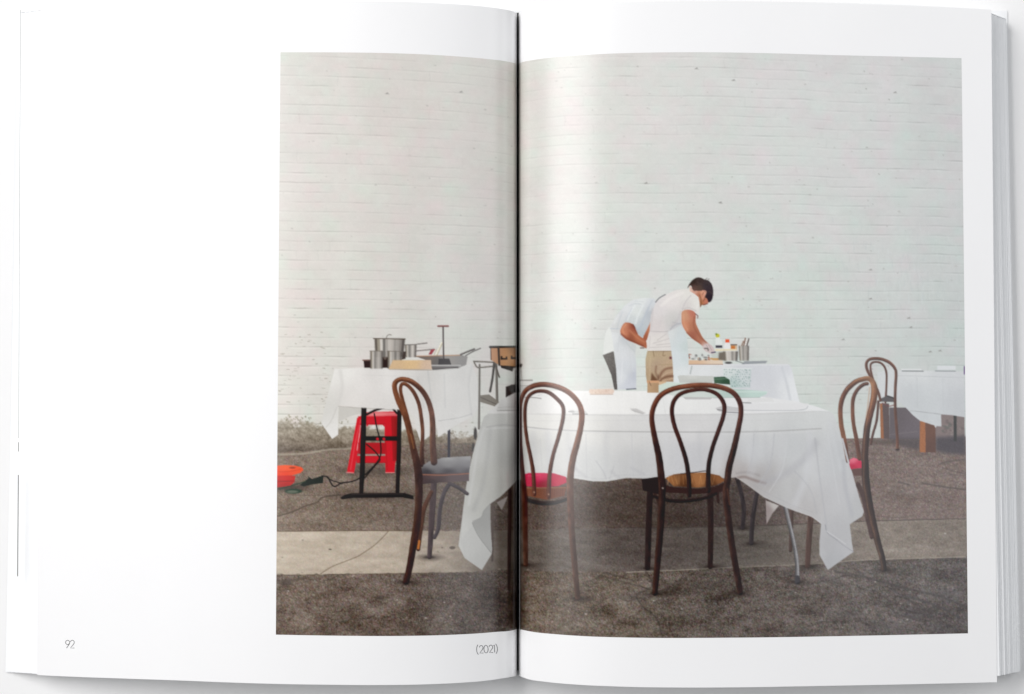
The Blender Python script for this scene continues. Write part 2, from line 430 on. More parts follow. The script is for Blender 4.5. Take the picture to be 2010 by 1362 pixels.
# scuffs, pits and nail holes
for i in range(330):
    x = rng.uniform(545, 1895); y = rng.uniform(110, 850)
    dot(x, y, rng.uniform(.9, 2.4), (150, 148, 142), rng.uniform(.15, .5), ry=rng.uniform(.6, 1.5), soft=.8)
for i in range(260):                                   # rubbed vertical scratches low on the right
    x = rng.gauss(1790, 70); y = rng.gauss(545, 55)
    if x > 1893: continue
    line([(x, y), (x + rng.uniform(-3, 3), y + rng.uniform(6, 18))], 1.2, rng.choice([(182, 190, 190), (208, 214, 214)]), .35, .7)
for i in range(26):
    x = rng.choice([1708, 1709, 1711, 1784]) + rng.gauss(0, 14); y = rng.uniform(120, 820)
    line([(x, y), (x + rng.uniform(-2, 3), y + rng.uniform(-1, 2))], rng.uniform(.8, 1.6), (120, 118, 112), rng.uniform(.3, .7), .7)
for x, y in [(1367, 134), (1440, 157), (1268, 359), (1757, 181), (1709, 529), (1709, 586), (1784, 624), (1788, 642), (1414, 397), (905, 180), (760, 183), (1655, 666), (1845, 688), (1826, 690)]:
    line([(x - 1.6, y + .6), (x + 1.6, y - .5)], 1.8, (112, 110, 106), .75, .7); line([(x - 4, y + 1), (x + 4, y + 1.6)], 1.4, (160, 158, 154), .5, .8)
# low on the left: flaking paint
for i in range(70):
    x = rng.uniform(545, 650); y = rng.uniform(640, 800)
    line([(x, y), (x + rng.uniform(1, 7), y + rng.uniform(-.5, .8))], rng.uniform(.8, 2), (134, 128, 112), rng.uniform(.15, .6), .7)
nb = noise(14, cy=9)*3.5 + noise(5)*2.5 + noise(2.2)*2 + noise(40)*4
edge = np.interp(PXX, [540, 600, 680, 930, 1016], [826, 828, 836, 852, 852]) + nb
m = np.clip((PYY - edge)/9 + .3, 0, 1)*(PXX < 1016)
g = noise(3)*9 + noise(9, cy=5)*7 + noise(1.6)*8 + noise(26, cy=12)*7
dirt = lerpc([(815, (182, 175, 160)), (845, (152, 142, 126)), (868, (128, 116, 101)), (884, (100, 88, 77))], PYY).astype(np.float32) + g[..., None]
IMG[:] = IMG*(1 - m[..., None]) + dirt*m[..., None]
for i in range(22):
    x = rng.uniform(545, 690); y = rng.gauss(826, 6)
    for _ in range(4): dot(x + rng.gauss(0, 1.8), y + rng.gauss(0, 2), rng.uniform(.6, 1.6), rng.choice([(112, 110, 84), (140, 134, 108), (120, 112, 94)]), rng.uniform(.3, .8), ry=rng.uniform(.6, 2), soft=.6)
for i in range(40):
    x = rng.uniform(800, 935); y = rng.gauss(850, 12)
    dot(x, y, rng.uniform(1, 3), (140, 136, 120), rng.uniform(.3, .7), ry=rng.uniform(.8, 2.2), soft=.8)

# ---- ground
G_up = newlab('printed_asphalt', 'printed grey brown asphalt between the wall and the pale strip')
G_st = newlab('printed_gutter_strip', 'printed pale concrete strip across the lane')
G_lo = newlab('printed_asphalt', 'printed coarse dark asphalt along the foot of the photograph')
gtop = np.interp(colx, [540, 700, 900, 1016, 1300, 1660, 1900], [888, 880, 869, 868, 866, 860.5, 857])[None] + noise(12)*.7*(PXX < 1016)
st = np.interp(colx, [540, 760, 930, 1016, 1330, 1440, 1700, 1900], [1043, 1041, 1043, 1040, 1034, 1033, 1023, 1018])[None] + noise(6, cy=999)*.5
sb = np.interp(colx, [540, 620, 925, 1012, 1025, 1230, 1455, 1590, 1705, 1900], [1128, 1128, 1123, 1117, 1121, 1123, 1112.5, 1107, 1099, 1093])[None] + noise(7, cy=999)*.9
grainA = RNG.normal(0, 1, (CH, CW)).astype(np.float32); grainB = noise(1.9); grainC = noise(3.6); grainD = noise(10, cy=5)
WARM = np.array((1.05, 1, .95), np.float32)
spark = (RNG.random((CH, CW)) > .993)*RNG.uniform(20, 60, (CH, CW)); spark = (spark + np.roll(spark, 1, 1)*.5).astype(np.float32)
chroma = .6*noise(2.6)[..., None]*np.array((4, -3, -1.5), np.float32) + .6*noise(2.3)[..., None]*np.array((1, 2.5, -4), np.float32)
def blend(m, c): IMG[:] = IMG*(1 - m[..., None]) + np.clip(c, 8, 250)*m[..., None]
up = lerpc([(540, (128, 117, 104)), (760, (120, 110, 100)), (900, (112, 103, 94)), (1010, (80, 70, 62)), (1100, (104, 92, 84)), (1250, (100, 88, 80)), (1450, (102, 93, 89)), (1600, (122, 111, 105)), (1900, (118, 107, 102))], PXX)
# shade under the big table belongs to the pictured scene
und = np.exp(-(((PXX - 1290)/230)**4)) * np.clip((PYY - 925)/25, 0, 1)*np.clip((1135 - PYY)/40, 0, 1)
blend(np.clip(PYY - gtop + .5, 0, 1), (up*np.array((1.0, .965, .955)) + (grainA*10 + grainB*9 + grainC*3 + grainD*4 + noise(60, cy=18)*5 + spark*.7)[..., None] + chroma)*(1 - .22*und[..., None]))
LAB[PYY > gtop] = G_up
stc = lerpc([(540, (190, 177, 160)), (760, (184, 171, 155)), (900, (158, 146, 133)), (1010, (92, 82, 74)), (1100, (104, 95, 88)), (1250, (100, 90, 85)), (1450, (110, 103, 97)), (1600, (124, 115, 106)), (1750, (134, 124, 114)), (1900, (124, 114, 105))], PXX)
lite = np.exp(-(((sb - PYY - 16)/10)**2))*(PXX > 1600)*9
ms = np.clip(PYY - st + .5, 0, 1)*np.clip(sb - PYY + .5, 0, 1)
blend(ms, (stc + ((grainA*4 + grainB*4)*(1 + .8*(PXX > 1016)) + noise(9, cy=4)*2.5 + noise(18, cy=7)*4 + noise(50, cy=9)*4 + lite)[..., None] + chroma*.6)*(1 - .12*und[..., None]))
LAB[(PYY > st) & (PYY < sb)] = G_st
lo = lerpc([(540, (108, 97, 86)), (760, (104, 94, 85)), (950, (92, 84, 78)), (1010, (66, 56, 50)), (1040, (108, 98, 86)), (1200, (106, 98, 88)), (1400, (92, 86, 80)), (1600, (100, 94, 88)), (1750, (92, 87, 83)), (1900, (84, 79, 77))], PXX)
big = noise(45, cy=22)
blend(np.clip(PYY - sb + .5, 0, 1), lo*np.array((1.0, .965, .962)) + (grainA*13 + grainB*12 + grainC*5 + grainD*5 + big*9 + noise(22, cy=9)*5 + spark)[..., None] + chroma*1.3)
LAB[PYY >= sb] = G_lo
line([(545, 1043), (760, 1041.5), (820, 1043)], 1.6, (96, 80, 66), .8)
line([(545, 1128.5), (925, 1123.5)], 1.4, (92, 80, 68), .6)
line([(1230, 1123), (1330, 1119), (1455, 1113), (1590, 1107), (1705, 1099), (1895, 1093)], 1.6, (170, 162, 150), .75)
line([(1230, 1036), (1440, 1033.5), (1700, 1023), (1895, 1018)], 1.6, (62, 55, 52), .7)
line([(762, 1043), (750, 1056), (735, 1070), (715, 1084), (700, 1093), (672, 1104), (650, 1113), (628, 1127)], 1.5, (108, 92, 76), .85)
line([(545, 1013), (575, 1004), (600, 993), (622, 986), (634, 976), (668, 971)], 2.4, (72, 62, 54), .75, 1)
line([(560, 969), (600, 972), (670, 972)], 1.4, (84, 74, 66), .5)
line([(545, 892), (600, 890), (640, 883), (690, 880)], 4, (176, 168, 152), .6, 1.6)
line([(545, 1140), (580, 1138), (600, 1134)], 5, (74, 64, 58), .5, 2)
for x, y, r in [(745, 1173, 8), (795, 1228, 9), (560, 1145, 10)]: dot(x, y, r, (62, 54, 50), .6, ry=r*.4, soft=2.5)
for x, y, r in [(648, 1078, 3), (594, 1060, 1.6), (888, 1075, 6), (868, 1075, 2), (860, 1083, 1.5), (908, 1080, 3), (554, 1094, 1.5)]: dot(x, y, r, (84, 74, 66), .8, ry=r*.5)
line([(1640, 1122), (1700, 1133), (1745, 1146), (1800, 1160), (1850, 1172), (1895, 1192)], 4.5, (60, 56, 56), .55, 2.4)
line([(1745, 1155), (1775, 1172), (1800, 1188)], 3, (62, 58, 60), .5, 2)
line([(1780, 1170), (1830, 1186), (1870, 1204), (1893, 1222)], 4, (62, 60, 64), .5, 2.4)
for x, y, r, q in [(1630, 1140, 26, 7), (1800, 1205, 30, 14), (1860, 1165, 26, 9), (1850, 1232, 24, 8), (1740, 1228, 30, 7), (1580, 1240, 20, 5), (1240, 1172, 26, 6), (1660, 1205, 24, 6)]:
    dot(x, y, r, (66, 62, 66), .34, ry=q, soft=7)
line([(1842, 912), (1860, 906), (1894, 902)], 2.6, (74, 68, 66), .6, 1.4); line([(1850, 918), (1875, 926), (1895, 930)], 2, (74, 68, 66), .5, 1.2)
line([(1764, 946), (1786, 952)], 3, (72, 66, 64), .6, 1.5); line([(1810, 948), (1850, 955), (1895, 961)], 3, (70, 64, 62), .6, 1.5)
line([(1268, 1122), (1280, 1150), (1250, 1168), (1262, 1190), (1290, 1215), (1298, 1245)], 3.2, (58, 52, 50), .5, 1.8)
line([(1345, 1120), (1330, 1150), (1310, 1170), (1285, 1182)], 2.6, (60, 54, 52), .45, 1.6)
line([(1170, 1128), (1215, 1140), (1260, 1152), (1330, 1170)], 2.4, (66, 60, 56), .45, 1.6)
for x, y in [(1283, 1179), (1718, 1142), (1781, 1216), (1768, 1185), (1855, 1047), (566, 1160), (1150, 1205), (872, 1182), (836, 1213)]: dot(x, y, 1.8, (200, 196, 190), .8, ry=1.2)

def shade_or_mottle(x, y, rx, ry, a, c=(44, 36, 33)): dot(x, y, rx, c, a, ry=ry, soft=max(2, ry*.7))  # soft patch: shade under pictured things, also mottling of the concrete strip
for x, y in ((1288, 1165), (1452, 1164), (1272, 1114), (1395, 1112), (797, 1142), (843, 1093), (1134, 1174), (1032, 1108), (1736, 1118), (1565, 1142), (1585, 1111), (1475, 1066), (1458, 1036)):
    shade_or_mottle(x + 3, y + 1, 20, 5, .55); dot(x, y + .5, 9, (40, 33, 31), .75, ry=2.6, soft=1.3)  # contact shadows at the pictured feet, drawn into the ink
for x, y, rx, ry, a in ((740, 973, 78, 9, .4), (738, 925, 60, 9, .4), (870, 1000, 50, 40, .12), (1340, 1010, 130, 50, .16), (1370, 1085, 100, 30, .12), (1190, 985, 110, 34, .08), (985, 1060, 40, 90, .28), (1560, 1080, 110, 40, .22), (1520, 1000, 80, 30, .2), (565, 957, 38, 7, .6), (1735, 868, 30, 6, .4), (900, 905, 50, 20, .25), (1370, 1150, 120, 14, .16)):
    shade_or_mottle(x, y, rx, ry, a)  # soft shadows below tables, chairs, stool and reel, put into the ink colour
for i in range(16):
    x = rng.uniform(545, 1890); y = rng.uniform(1135, 1240); P_ = [(x, y)]
    for _ in range(rng.randint(3, 6)): P_.append((P_[-1][0] + rng.uniform(8, 24), P_[-1][1] + rng.uniform(-9, 9)))
    line(P_, rng.uniform(1.2, 3), (56, 49, 46), rng.uniform(.35, .65), 1.1)
for i in range(12):
    x = rng.uniform(560, 1890); y = rng.uniform(900, 1030); P_ = [(x, y)]
    for _ in range(4): P_.append((P_[-1][0] + rng.uniform(8, 26), P_[-1][1] + rng.uniform(-3, 4)))
    line(P_, rng.uniform(.9, 1.8), (74, 65, 60), rng.uniform(.2, .4), 1)
for i in range(40):
    x = rng.uniform(545, 1890); y = rng.uniform(1045, 1120); shade_or_mottle(x, y, rng.uniform(6, 26), rng.uniform(1.5, 5), rng.uniform(.05, .16), rng.choice([(80, 70, 60), (190, 178, 160)]))
for i in range(90):
    x = rng.uniform(545, 1890); dot(x, float(np.interp(x, colx, sb[0])) + rng.gauss(0, 1.6), rng.uniform(1, 4), rng.choice([(84, 76, 68), (150, 140, 126), (100, 92, 82)]), rng.uniform(.3, .8), ry=rng.uniform(.7, 1.8))
WOOD = (92, 58, 42); WOODD = (50, 34, 30)
# ---- far right table and chair
L = newlab('printed_crate', 'printed wooden crates propping the far right table and the dark shade between them')
fill([(1746, 800), (1893, 800), (1894, 861), (1746, 862)], ((1750, 830, (92, 84, 88)), (1790, 850, (100, 92, 98)), (1860, 840, (128, 114, 112)), (1890, 845, (122, 110, 108))), L, grain=.03)  # pictured shade between the crates as dark ink, paler wall at right
for i in range(26): dot(rng.uniform(1850, 1892), rng.uniform(822, 858), rng.uniform(1.5, 4), rng.choice([(90, 80, 80), (160, 150, 146), (78, 86, 80)]), .5, ry=rng.uniform(1, 3), soft=1)
line([(1745, 853), (1800, 847)], 1, (140, 132, 132), .5)
fill([(1727, 792), (1745, 792), (1746, 862), (1729, 860)], (86, 72, 72), L, grain=.03)
fill([(1727, 792), (1732, 792), (1735, 861), (1729, 860)], (150, 96, 62), L, grain=.04)
fill([(1837, 858), (1895, 855), (1896, 893), (1860, 890), (1836, 884)], (66, 62, 70), G_up, grain=.08, soft=3, alpha=.85)
fill([(1744, 861), (1806, 860), (1806, 884), (1770, 876)], (70, 63, 66), G_up, grain=.08, soft=3, alpha=.8)
fill([(1806, 822), (1836, 834), (1837, 888), (1805, 887)], ((1825, 840, (104, 70, 56)), (1832, 880, (90, 62, 54))), L, grain=.04)
fill([(1806, 822), (1816, 826), (1817, 888), (1805, 887)], (158, 100, 62), L, grain=.05)
L = newlab('printed_table', 'printed far right table under a white cloth')
rect(1872, 812, 1878, 866, (48, 50, 50), L)
fill([(1722, 731), (1742, 726), (1770, 727), (1893, 729), (1894, 819), (1870, 815), (1847, 813), (1848, 837), (1839, 836), (1836, 840), (1834, 835), (1822, 831), (1806, 826), (1792, 815), (1778, 800), (1763, 786), (1740, 779), (1725, 780)],
     ((1730, 750, (206, 209, 210)), (1800, 730, (214, 216, 216)), (1800, 770, (194, 198, 200)), (1880, 790, (192, 195, 198)), (1820, 815, (200, 204, 206)), (1885, 735, (204, 206, 208))), L, grain=.008)
line([(1786, 806), (1815, 809), (1846, 813)], 1.3, (158, 160, 162), .8); line([(1763, 737), (1893, 741)], 1, (180, 184, 186), .8)
line([(1800, 742), (1801, 800)], 2, (184, 188, 190), .4, 1.5); line([(1850, 742), (1852, 805)], 2, (186, 190, 192), .4, 1.5)
L = newlab('printed_napkin', 'printed folded napkin and papers on the far right table')
line([(1771, 728), (1812, 728.5)], 2.2, (120, 124, 126), .9, lab=L); line([(1770, 725), (1808, 725)], 2.5, (222, 224, 224), 1, lab=L)
rect(1840, 718, 1876, 726, (214, 217, 219), L); line([(1836, 728), (1875, 728.5)], 2, (134, 138, 142), .9, lab=L)
rect(1892, 719, 1894.5, 735, (96, 66, 120), L)
L = newlab('printed_chair', 'printed small bentwood chair at the far right table')
c = (86, 56, 47)
rod([(1709, 727, 4), (1709, 715, 4), (1715.5, 710.6, 4), (1727, 711.5, 4), (1735.6, 719, 4), (1740, 732.5, 4), (1740, 755.4, 4), (1738, 789.8, 4)], c, L)
rod([(1709, 727, 4), (1713, 742, 4), (1722, 772, 4)], c, L)
fill([(1727, 783), (1740, 777), (1752, 779), (1758, 784), (1757, 789), (1730, 788)], (82, 78, 80), L)
rod([(1742, 777), (1757, 782)], (50, 48, 50), L, w=2.5)
line([(1732, 791), (1745, 797), (1757, 794)], 2, (110, 60, 60), .8, lab=L)
rod([(1724, 788, 5), (1721, 824, 5), (1713.6, 851, 5), (1709.4, 871, 5)], (80, 56, 50), L)
rod([(1728, 786, 5), (1723, 767, 5), (1708, 738, 5), (1702, 725, 5.5), (1700.6, 713.4, 5.5), (1706, 705.8, 5.5), (1717, 703.5, 6), (1730.8, 705, 6), (1746, 711.5, 6), (1756.6, 723, 5.5), (1759, 736, 5.5), (1757.5, 759, 5.5), (1757, 789.8, 5.5), (1758.5, 822, 5.5), (1761, 854.7, 5.5), (1762, 882, 5.5)], c, L, hi=(158, 112, 88))
dot(1762, 882.5, 4, (50, 40, 38), 1, L, ry=2)

# ---- left stove table
L = newlab('printed_table', 'printed left table with a hanging white cloth and black trestle legs')
BK = (38, 33, 33)
rect(878.5, 838, 884, 900, (50, 48, 58), L)
fill([(665, 798), (712, 801), (712, 811), (690, 816), (664, 828)], (196, 193, 186), L)
Lst = newlab('printed_stool', 'printed red plastic stool under the left table')
fill([(704.5, 818), (717, 808.5), (776, 807), (781, 818)], ((740, 812, (222, 116, 118)), (775, 812, (206, 86, 92))), Lst)
fill([(703, 817), (780, 817), (780, 832), (700, 832)], (196, 38, 48), Lst)
fill([(701, 820), (716, 820), (706, 868), (695, 928), (681, 926)], (204, 34, 46), Lst); line([(708, 835), (703, 868), (701, 884)], 1.5, (226, 190, 184), .8)
fill([(755, 817), (778, 817), (780, 874), (774, 927.5), (757, 927.5), (755, 862)], (200, 34, 46), Lst)
rect(703, 869, 757, 891, (172, 30, 42), Lst); rect(700, 895, 757, 909, (196, 34, 46), Lst); line([(704, 893), (756, 893)], 1.6, (206, 170, 162), .9, lab=Lst)
fill([(712, 832), (719, 832), (714, 869), (706, 869)], (160, 30, 40), Lst)
fill([(768, 817), (780, 817), (780, 905), (771, 905)], (158, 30, 40), Lst); line([(680, 927), (694, 928)], 2, (236, 140, 140), .8); line([(757, 927.5), (774, 927.5)], 2, (236, 140, 140), .8)
fill([(719, 831), (755, 831), (755, 838), (751, 834), (724, 834), (720, 838)], (190, 36, 46), Lst)
line([(708, 824), (698, 866), (688, 922)], 2.2, (226, 92, 96), .6, 1, lab=None); line([(776, 822), (776, 900)], 3, (128, 22, 34), .6, 1.2); line([(704, 832), (756, 832)], 1.2, (150, 26, 38), .7)
line([(757, 866), (760, 922)], 1.6, (150, 24, 36), .6); line([(704, 908), (757, 908)], 1.4, (138, 24, 34), .7); line([(709, 814), (775, 812)], 2, (236, 150, 148), .6, 1)
# trestle
rod([(720, 813.4), (737, 805), (754, 800)], BK, L, w=4.5); rod([(772, 803), (779, 811)], BK, L, w=4)
rod([(714.5, 799, 10.5), (711, 930, 10), (709, 967, 8)], BK, L, smooth=False, light=(-1, 0)); rod([(784, 803, 9), (783, 880, 9), (780, 967, 7.5)], BK, L, smooth=False, light=(-1, 0))
rod([(716, 860.5), (783, 860.5)], (34, 30, 30), L, w=9)
fill([(668, 977), (676, 971), (690, 968), (794, 967.5), (812, 973), (812, 980.5), (790, 976.5), (695, 977.5), (671, 980)], BK, L, smooth=False)
line([(690, 970), (790, 969)], 1.2, (90, 82, 80), .5)
for x in (741, 753.6): dot(x, 861.6, 2.8, (196, 40, 50), 1, Lst)
Lc = newlab('printed_cable', 'printed black cable hanging under the left table')
line([(734.7, 812), (739.7, 839.6), (747, 869.6), (745, 899), (722, 927), (712, 934), (694.5, 944), (671, 948), (656, 955), (648, 945), (643, 936), (632, 934)], 2.6, (30, 28, 28), .95, lab=Lc)
line([(719.7, 872), (737, 887), (746, 902), (738, 912), (716, 938)], 2.4, (32, 28, 28), .9, lab=Lc); line([(643, 938), (652, 943), (672, 949)], 2.2, (34, 30, 30), .9, lab=Lc)
fill([(588, 952), (606, 938), (604, 934), (612, 940), (628, 935), (635, 934), (634, 948), (612, 951), (596, 955)], (36, 42, 38), Lc)
dot(576, 964, 17, (44, 62, 50), 1, Lc, ry=5); dot(574, 965, 11, (96, 104, 90), 1, None, ry=2.4); line([(548, 960), (600, 945)], 2, (40, 60, 46), .9, lab=Lc)
Lr = newlab('printed_cable_reel', 'printed orange cable reel at the left border')
fill([(543, 932), (580, 934), (578, 946), (570, 953), (543, 957)], ((560, 940, (196, 44, 40)), (560, 954, (168, 40, 40))), Lr); line([(543, 945), (578, 944)], 2, (130, 30, 30), .7)
fill([(542, 914), (560, 912.5), (580, 914), (592, 917), (596, 922), (590, 928), (574, 933), (542, 934)], ((560, 918, (236, 92, 52)), (590, 922, (230, 80, 44)), (560, 930, (226, 66, 40))), Lr, smooth=False)
line([(542, 926), (570, 925), (590, 921)], 1.6, (200, 60, 30), .7); dot(574, 918, 6, (130, 50, 30), .8, ry=1.8)
# cloth
CL = ((665, 730, (226, 224, 219)), (720, 760, (221, 217, 213)), (780, 740, (222, 219, 215)), (645, 800, (208, 206, 200)), (650, 850, (222, 220, 216)), (690, 790, (218, 214, 209)), (840, 760, (206, 204, 200)), (900, 740, (212, 211, 208)), (930, 780, (214, 213, 210)), (880, 810, (214, 213, 210)), (830, 840, (216, 214, 210)), (800, 790, (212, 209, 205)))
fill([(657, 724), (714, 721.5), (850, 724), (904, 719), (926, 713), (932, 730), (939, 752), (940, 800), (927, 818), (899.5, 832), (859.5, 858.5), (857, 828), (843, 856), (826, 869), (818, 845), (812, 815), (787, 804), (712, 800), (664, 795), (663.6, 824), (664, 853), (652, 861.5), (631, 831), (637, 800)], CL, L, grain=.006)
line([(668, 728), (672, 760), (664, 796)], 6, (206, 203, 198), .5, 3); line([(661, 800), (650, 826), (640, 838)], 2, (192, 189, 183), .6, 1.2)
line([(840, 728), (845, 770), (850, 820), (858, 850)], 3, (186, 186, 184), .5, 1.6); line([(872, 735), (874, 800)], 3, (196, 196, 194), .6, 1.5); line([(820, 740), (832, 800)], 4, (196, 194, 191), .5, 2.4)
line([(926, 718), (920, 760), (926, 815)], 4, (196, 196, 194), .5, 2); line([(860, 826), (900, 820), (926, 812)], 1.4, (176, 176, 174), .7); line([(850, 727), (904, 722)], 1.6, (180, 178, 174), .8)
line([(664, 797), (712, 801), (787, 805)], 1.2, (150, 146, 140), .6); line([(712, 736), (852, 740)], 1, (206, 203, 199), .6)
# cooking gear
L = newlab('printed_stove', 'printed flat gas stove and steel tray on the left table')
fill([(814, 699), (904, 696), (918, 700), (915, 716), (900, 722), (849, 726), (840, 708)], ((840, 702, (116, 104, 96)), (880, 706, (150, 146, 142)), (910, 708, (140, 138, 136)), (860, 712, (94, 90, 88))), L)
line([(815, 699), (904, 697)], 1.8, (186, 140, 108), .8, lab=L); fill([(861, 704), (882, 704), (886, 716), (860, 716)], (54, 50, 52), L)
rect(846, 716, 905, 719, (176, 174, 172), L); rect(848, 719, 900, 723, (104, 100, 100), L); line([(850, 725), (898, 721)], 1.5, (70, 66, 66), .8)
fill([(713.5, 708), (728, 708), (728, 722), (715, 722)], (50, 36, 36), L); line([(712, 707), (728, 706.5)], 2, (110, 76, 66), 1, lab=L); rect(750, 690, 762, 722, (50, 38, 34), L)
dot(756, 703, 3, (120, 108, 100), .7)
rod([(904, 696), (918, 690), (931, 685)], (84, 78, 76), L, w=3.2); rod([(914, 698), (928, 690), (943, 683.6)], (96, 92, 90), L, w=2.2)
L = newlab('printed_saucepan', 'printed small steel saucepan with a long handle')
def steel(x0, x1, y0, y1, seed, x0b=None, x1b=None):
    r = random.Random(seed); n = 11
    g = [r.uniform(105, 216) for _ in range(n)]; g = [(g[i] + g[max(0, i-1)]*.6)/1.6 for i in range(n)]
    tone = [(v, v*.965, v*.925) for v in g]
    tone[0] = (96, 88, 80); tone[1] = (150, 142, 128); tone[2] = (206, 200, 192); tone[-1] = (92, 86, 82); tone[-2] = (140, 134, 128)
    x0b = x0b or x0; x1b = x1b or x1
    for i in range(n):
        a, b = i/n, (i + 1)/n
        fill([(x0 + (x1-x0)*a, y0), (x0 + (x1-x0)*b + .6, y0), (x0b + (x1b-x0b)*b + .6, y1), (x0b + (x1b-x0b)*a, y1)], tone[i], L, soft=.8)
steel(795, 817, 677, 701, 4, 796, 816); line([(794, 677), (818, 676)], 1.6, (84, 76, 72), .9, lab=L)
rod([(817, 675.6), (838, 673)], (128, 122, 118), L, w=2.2); rod([(817, 688.6), (852, 685)], (128, 120, 116), L, w=2.4)
L = newlab('printed_utensil', 'printed pan handle with a red grip and a pale scraper')
fill([(846, 686), (854.5, 685), (847, 696), (841, 696)], (150, 56, 66), L)
rod([(867, 673.6), (857, 696)], (206, 196, 172), L, w=4); line([(857, 685), (852, 696)], 1.5, (180, 166, 140), .8, lab=L)
L = newlab('printed_pot', 'printed wide steel pot on top of the stack')
steel(735, 794.5, 665, 701, 2, 737, 791)
L = newlab('printed_pot', 'printed lower left steel pot of the stack')
steel(727, 751, 689, 723.5, 6)
L = newlab('printed_pot', 'printed lower right steel pot of the stack')
steel(761, 788, 689, 723.5, 3)
fill([(792, 690), (797, 690), (796, 704), (788, 706)], (70, 60, 56), L)
line([(733, 664.4), (795.5, 665.4)], 1.8, (88, 76, 66), 1, lab=L); line([(726, 689), (752, 689)], 1.4, (120, 112, 104), .9, lab=L); line([(760, 689), (789, 690)], 1.4, (120, 112, 104), .9, lab=L)
line([(758, 664), (760, 659), (764, 656.6), (768, 657.4)], 1.6, (120, 114, 108), .9, lab=L)
L = newlab('printed_thermometer', 'printed tall probe thermometer rising from the stove')
rod([(869.8, 641), (870.7, 703)], (64, 54, 54), L, w=2.8); rod([(860, 640), (879.5, 640)], (122, 64, 60), L, w=3.4)
L = newlab('printed_cutting_board', 'printed pale wooden board in front of the pots')
fill([(771, 707), (846, 706.5), (847.5, 725), (763, 724)], ((775, 715, (206, 176, 140)), (810, 712, (216, 184, 140)), (840, 718, (206, 180, 158))), L, grain=.02); line([(764, 725), (848, 726)], 1.4, (120, 100, 80), .6)

# ---- trolley by the gutter
L = newlab('printed_trolley', 'printed metal trolley carrying a wooden box, beside the fold')
GR = (98, 94, 88)
rod([(941.5, 716), (940, 841)], GR, L, w=4); rod([(974, 712), (976, 800)], GR, L, w=5)
rod([(930, 709), (972, 711)], (112, 106, 98), L, w=3); rod([(930, 709), (936, 720), (945, 721), (972, 718)], (116, 110, 102), L, w=3)
fill([(943, 776), (960, 774), (981, 790), (976, 799), (943, 789)], (122, 116, 106), L); line([(944, 780), (978, 795)], 1.5, (74, 68, 62), .8)
rod([(970, 712), (967, 740), (962, 768)], (62, 58, 54), L, w=4.5); rod([(971, 712), (980, 740)], (80, 74, 68), L, w=3)
dot(933, 851, 3.4, (56, 52, 50), 1, L, ry=12); dot(929, 878, 3, (62, 58, 56), 1, L, ry=9); rod([(1022, 712), (1024, 744)], (150, 146, 140), L, w=2)
rod([(1013, 728), (1012, 760)], (70, 64, 60), L, w=2.5)
fill([(981, 714), (1016, 716), (1026, 714), (1024, 720), (1008, 722), (1006, 729), (984, 722)], (44, 38, 36), L)
fill([(962.5, 682), (1014, 680), (1014.5, 719), (981, 717), (963, 706)], ((970, 695, (186, 140, 108)), (1000, 700, (188, 140, 98)), (1012, 690, (150, 108, 76))), L)
rod([(962, 681), (1015, 680.5)], (46, 42, 40), L, w=4); rod([(978.5, 682), (980, 716)], (62, 52, 46), L, w=4); line([(963, 682), (964, 706)], 1.4, (56, 46, 40), .9)
rect(983, 699, 986.5, 706, (50, 42, 38)); rect(983, 702.5, 996, 706, (50, 42, 38)); rect(993, 699.5, 996, 705, (50, 42, 38)); rect(1003, 701, 1014, 705, (50, 42, 38)); rect(1003, 698, 1006, 703, (50, 42, 38))
fill([(993, 759), (1004, 755), (1016, 754), (1016, 783), (993, 783)], (42, 32, 32), L)
rect(1018, 760, 1021, 782, (60, 50, 48), L)

# ---- back table, cooks
L = newlab('printed_table', 'printed prep table under a white cloth behind the cooks')
fill([(1352, 715), (1450, 714), (1548, 714.5), (1554, 723), (1562, 758), (1572, 800), (1330, 800), (1335, 760)], ((1380, 730, (218, 220, 220)), (1500, 740, (206, 208, 212)), (1530, 725, (210, 212, 216)), (1550, 760, (226, 228, 229)), (1500, 780, (208, 210, 213))), L, grain=.006)
line([(1535, 722), (1545, 756), (1552, 790)], 5, (198, 201, 205), .6, 2.6); line([(1352, 716), (1546, 716)], 1.4, (230, 230, 230), .8); line([(1358, 719), (1355, 733)], 2.6, (150, 158, 156), .6, lab=L)
L = newlab('printed_cutting_board', 'printed cutting board with chopped food on the prep table')
rect(1352, 707, 1419, 714.5, ((1360, 710, (214, 180, 150)), (1410, 711, (222, 204, 184))), L); line([(1352, 715), (1419, 715)], 1.2, (150, 110, 86), .8)
for i in range(22):
    x = rng.uniform(1352, 1396); y = rng.uniform(696, 707)
    dot(x, y, rng.uniform(1.5, 4), rng.choice([(130, 130, 128), (190, 190, 188), (96, 92, 88), (200, 172, 150), (214, 212, 208), (156, 96, 80)]), .9, L, ry=rng.uniform(1.2, 2.6))
L = newlab('printed_bottle', 'printed white bottle with a yellow cap')
fill([(1404.5, 664), (1412, 662), (1418, 672), (1419, 689), (1404, 689)], (222, 226, 222), L); rect(1404.5, 677.5, 1418, 683, (74, 72, 80), L); dot(1408.5, 658.6, 4.2, (196, 190, 60), 1, L, ry=3.8); dot(1406, 656, 2, (120, 140, 60), 1, L)
L = newlab('printed_bottle', 'printed white bottle with an orange cap')
fill([(1424, 671), (1431, 671), (1434, 680), (1434, 689), (1420, 689), (1421, 678)], (228, 228, 226), L); rect(1424, 666, 1431.8, 672.5, (226, 92, 56), L)
L = newlab('printed_box', 'printed orange and cream box behind the steel pot')
rect(1434, 676, 1447, 687, (206, 180, 150), L); rect(1435, 679, 1443, 686, (196, 116, 56), L); rect(1434, 675.5, 1447, 678, (104, 90, 80), L)
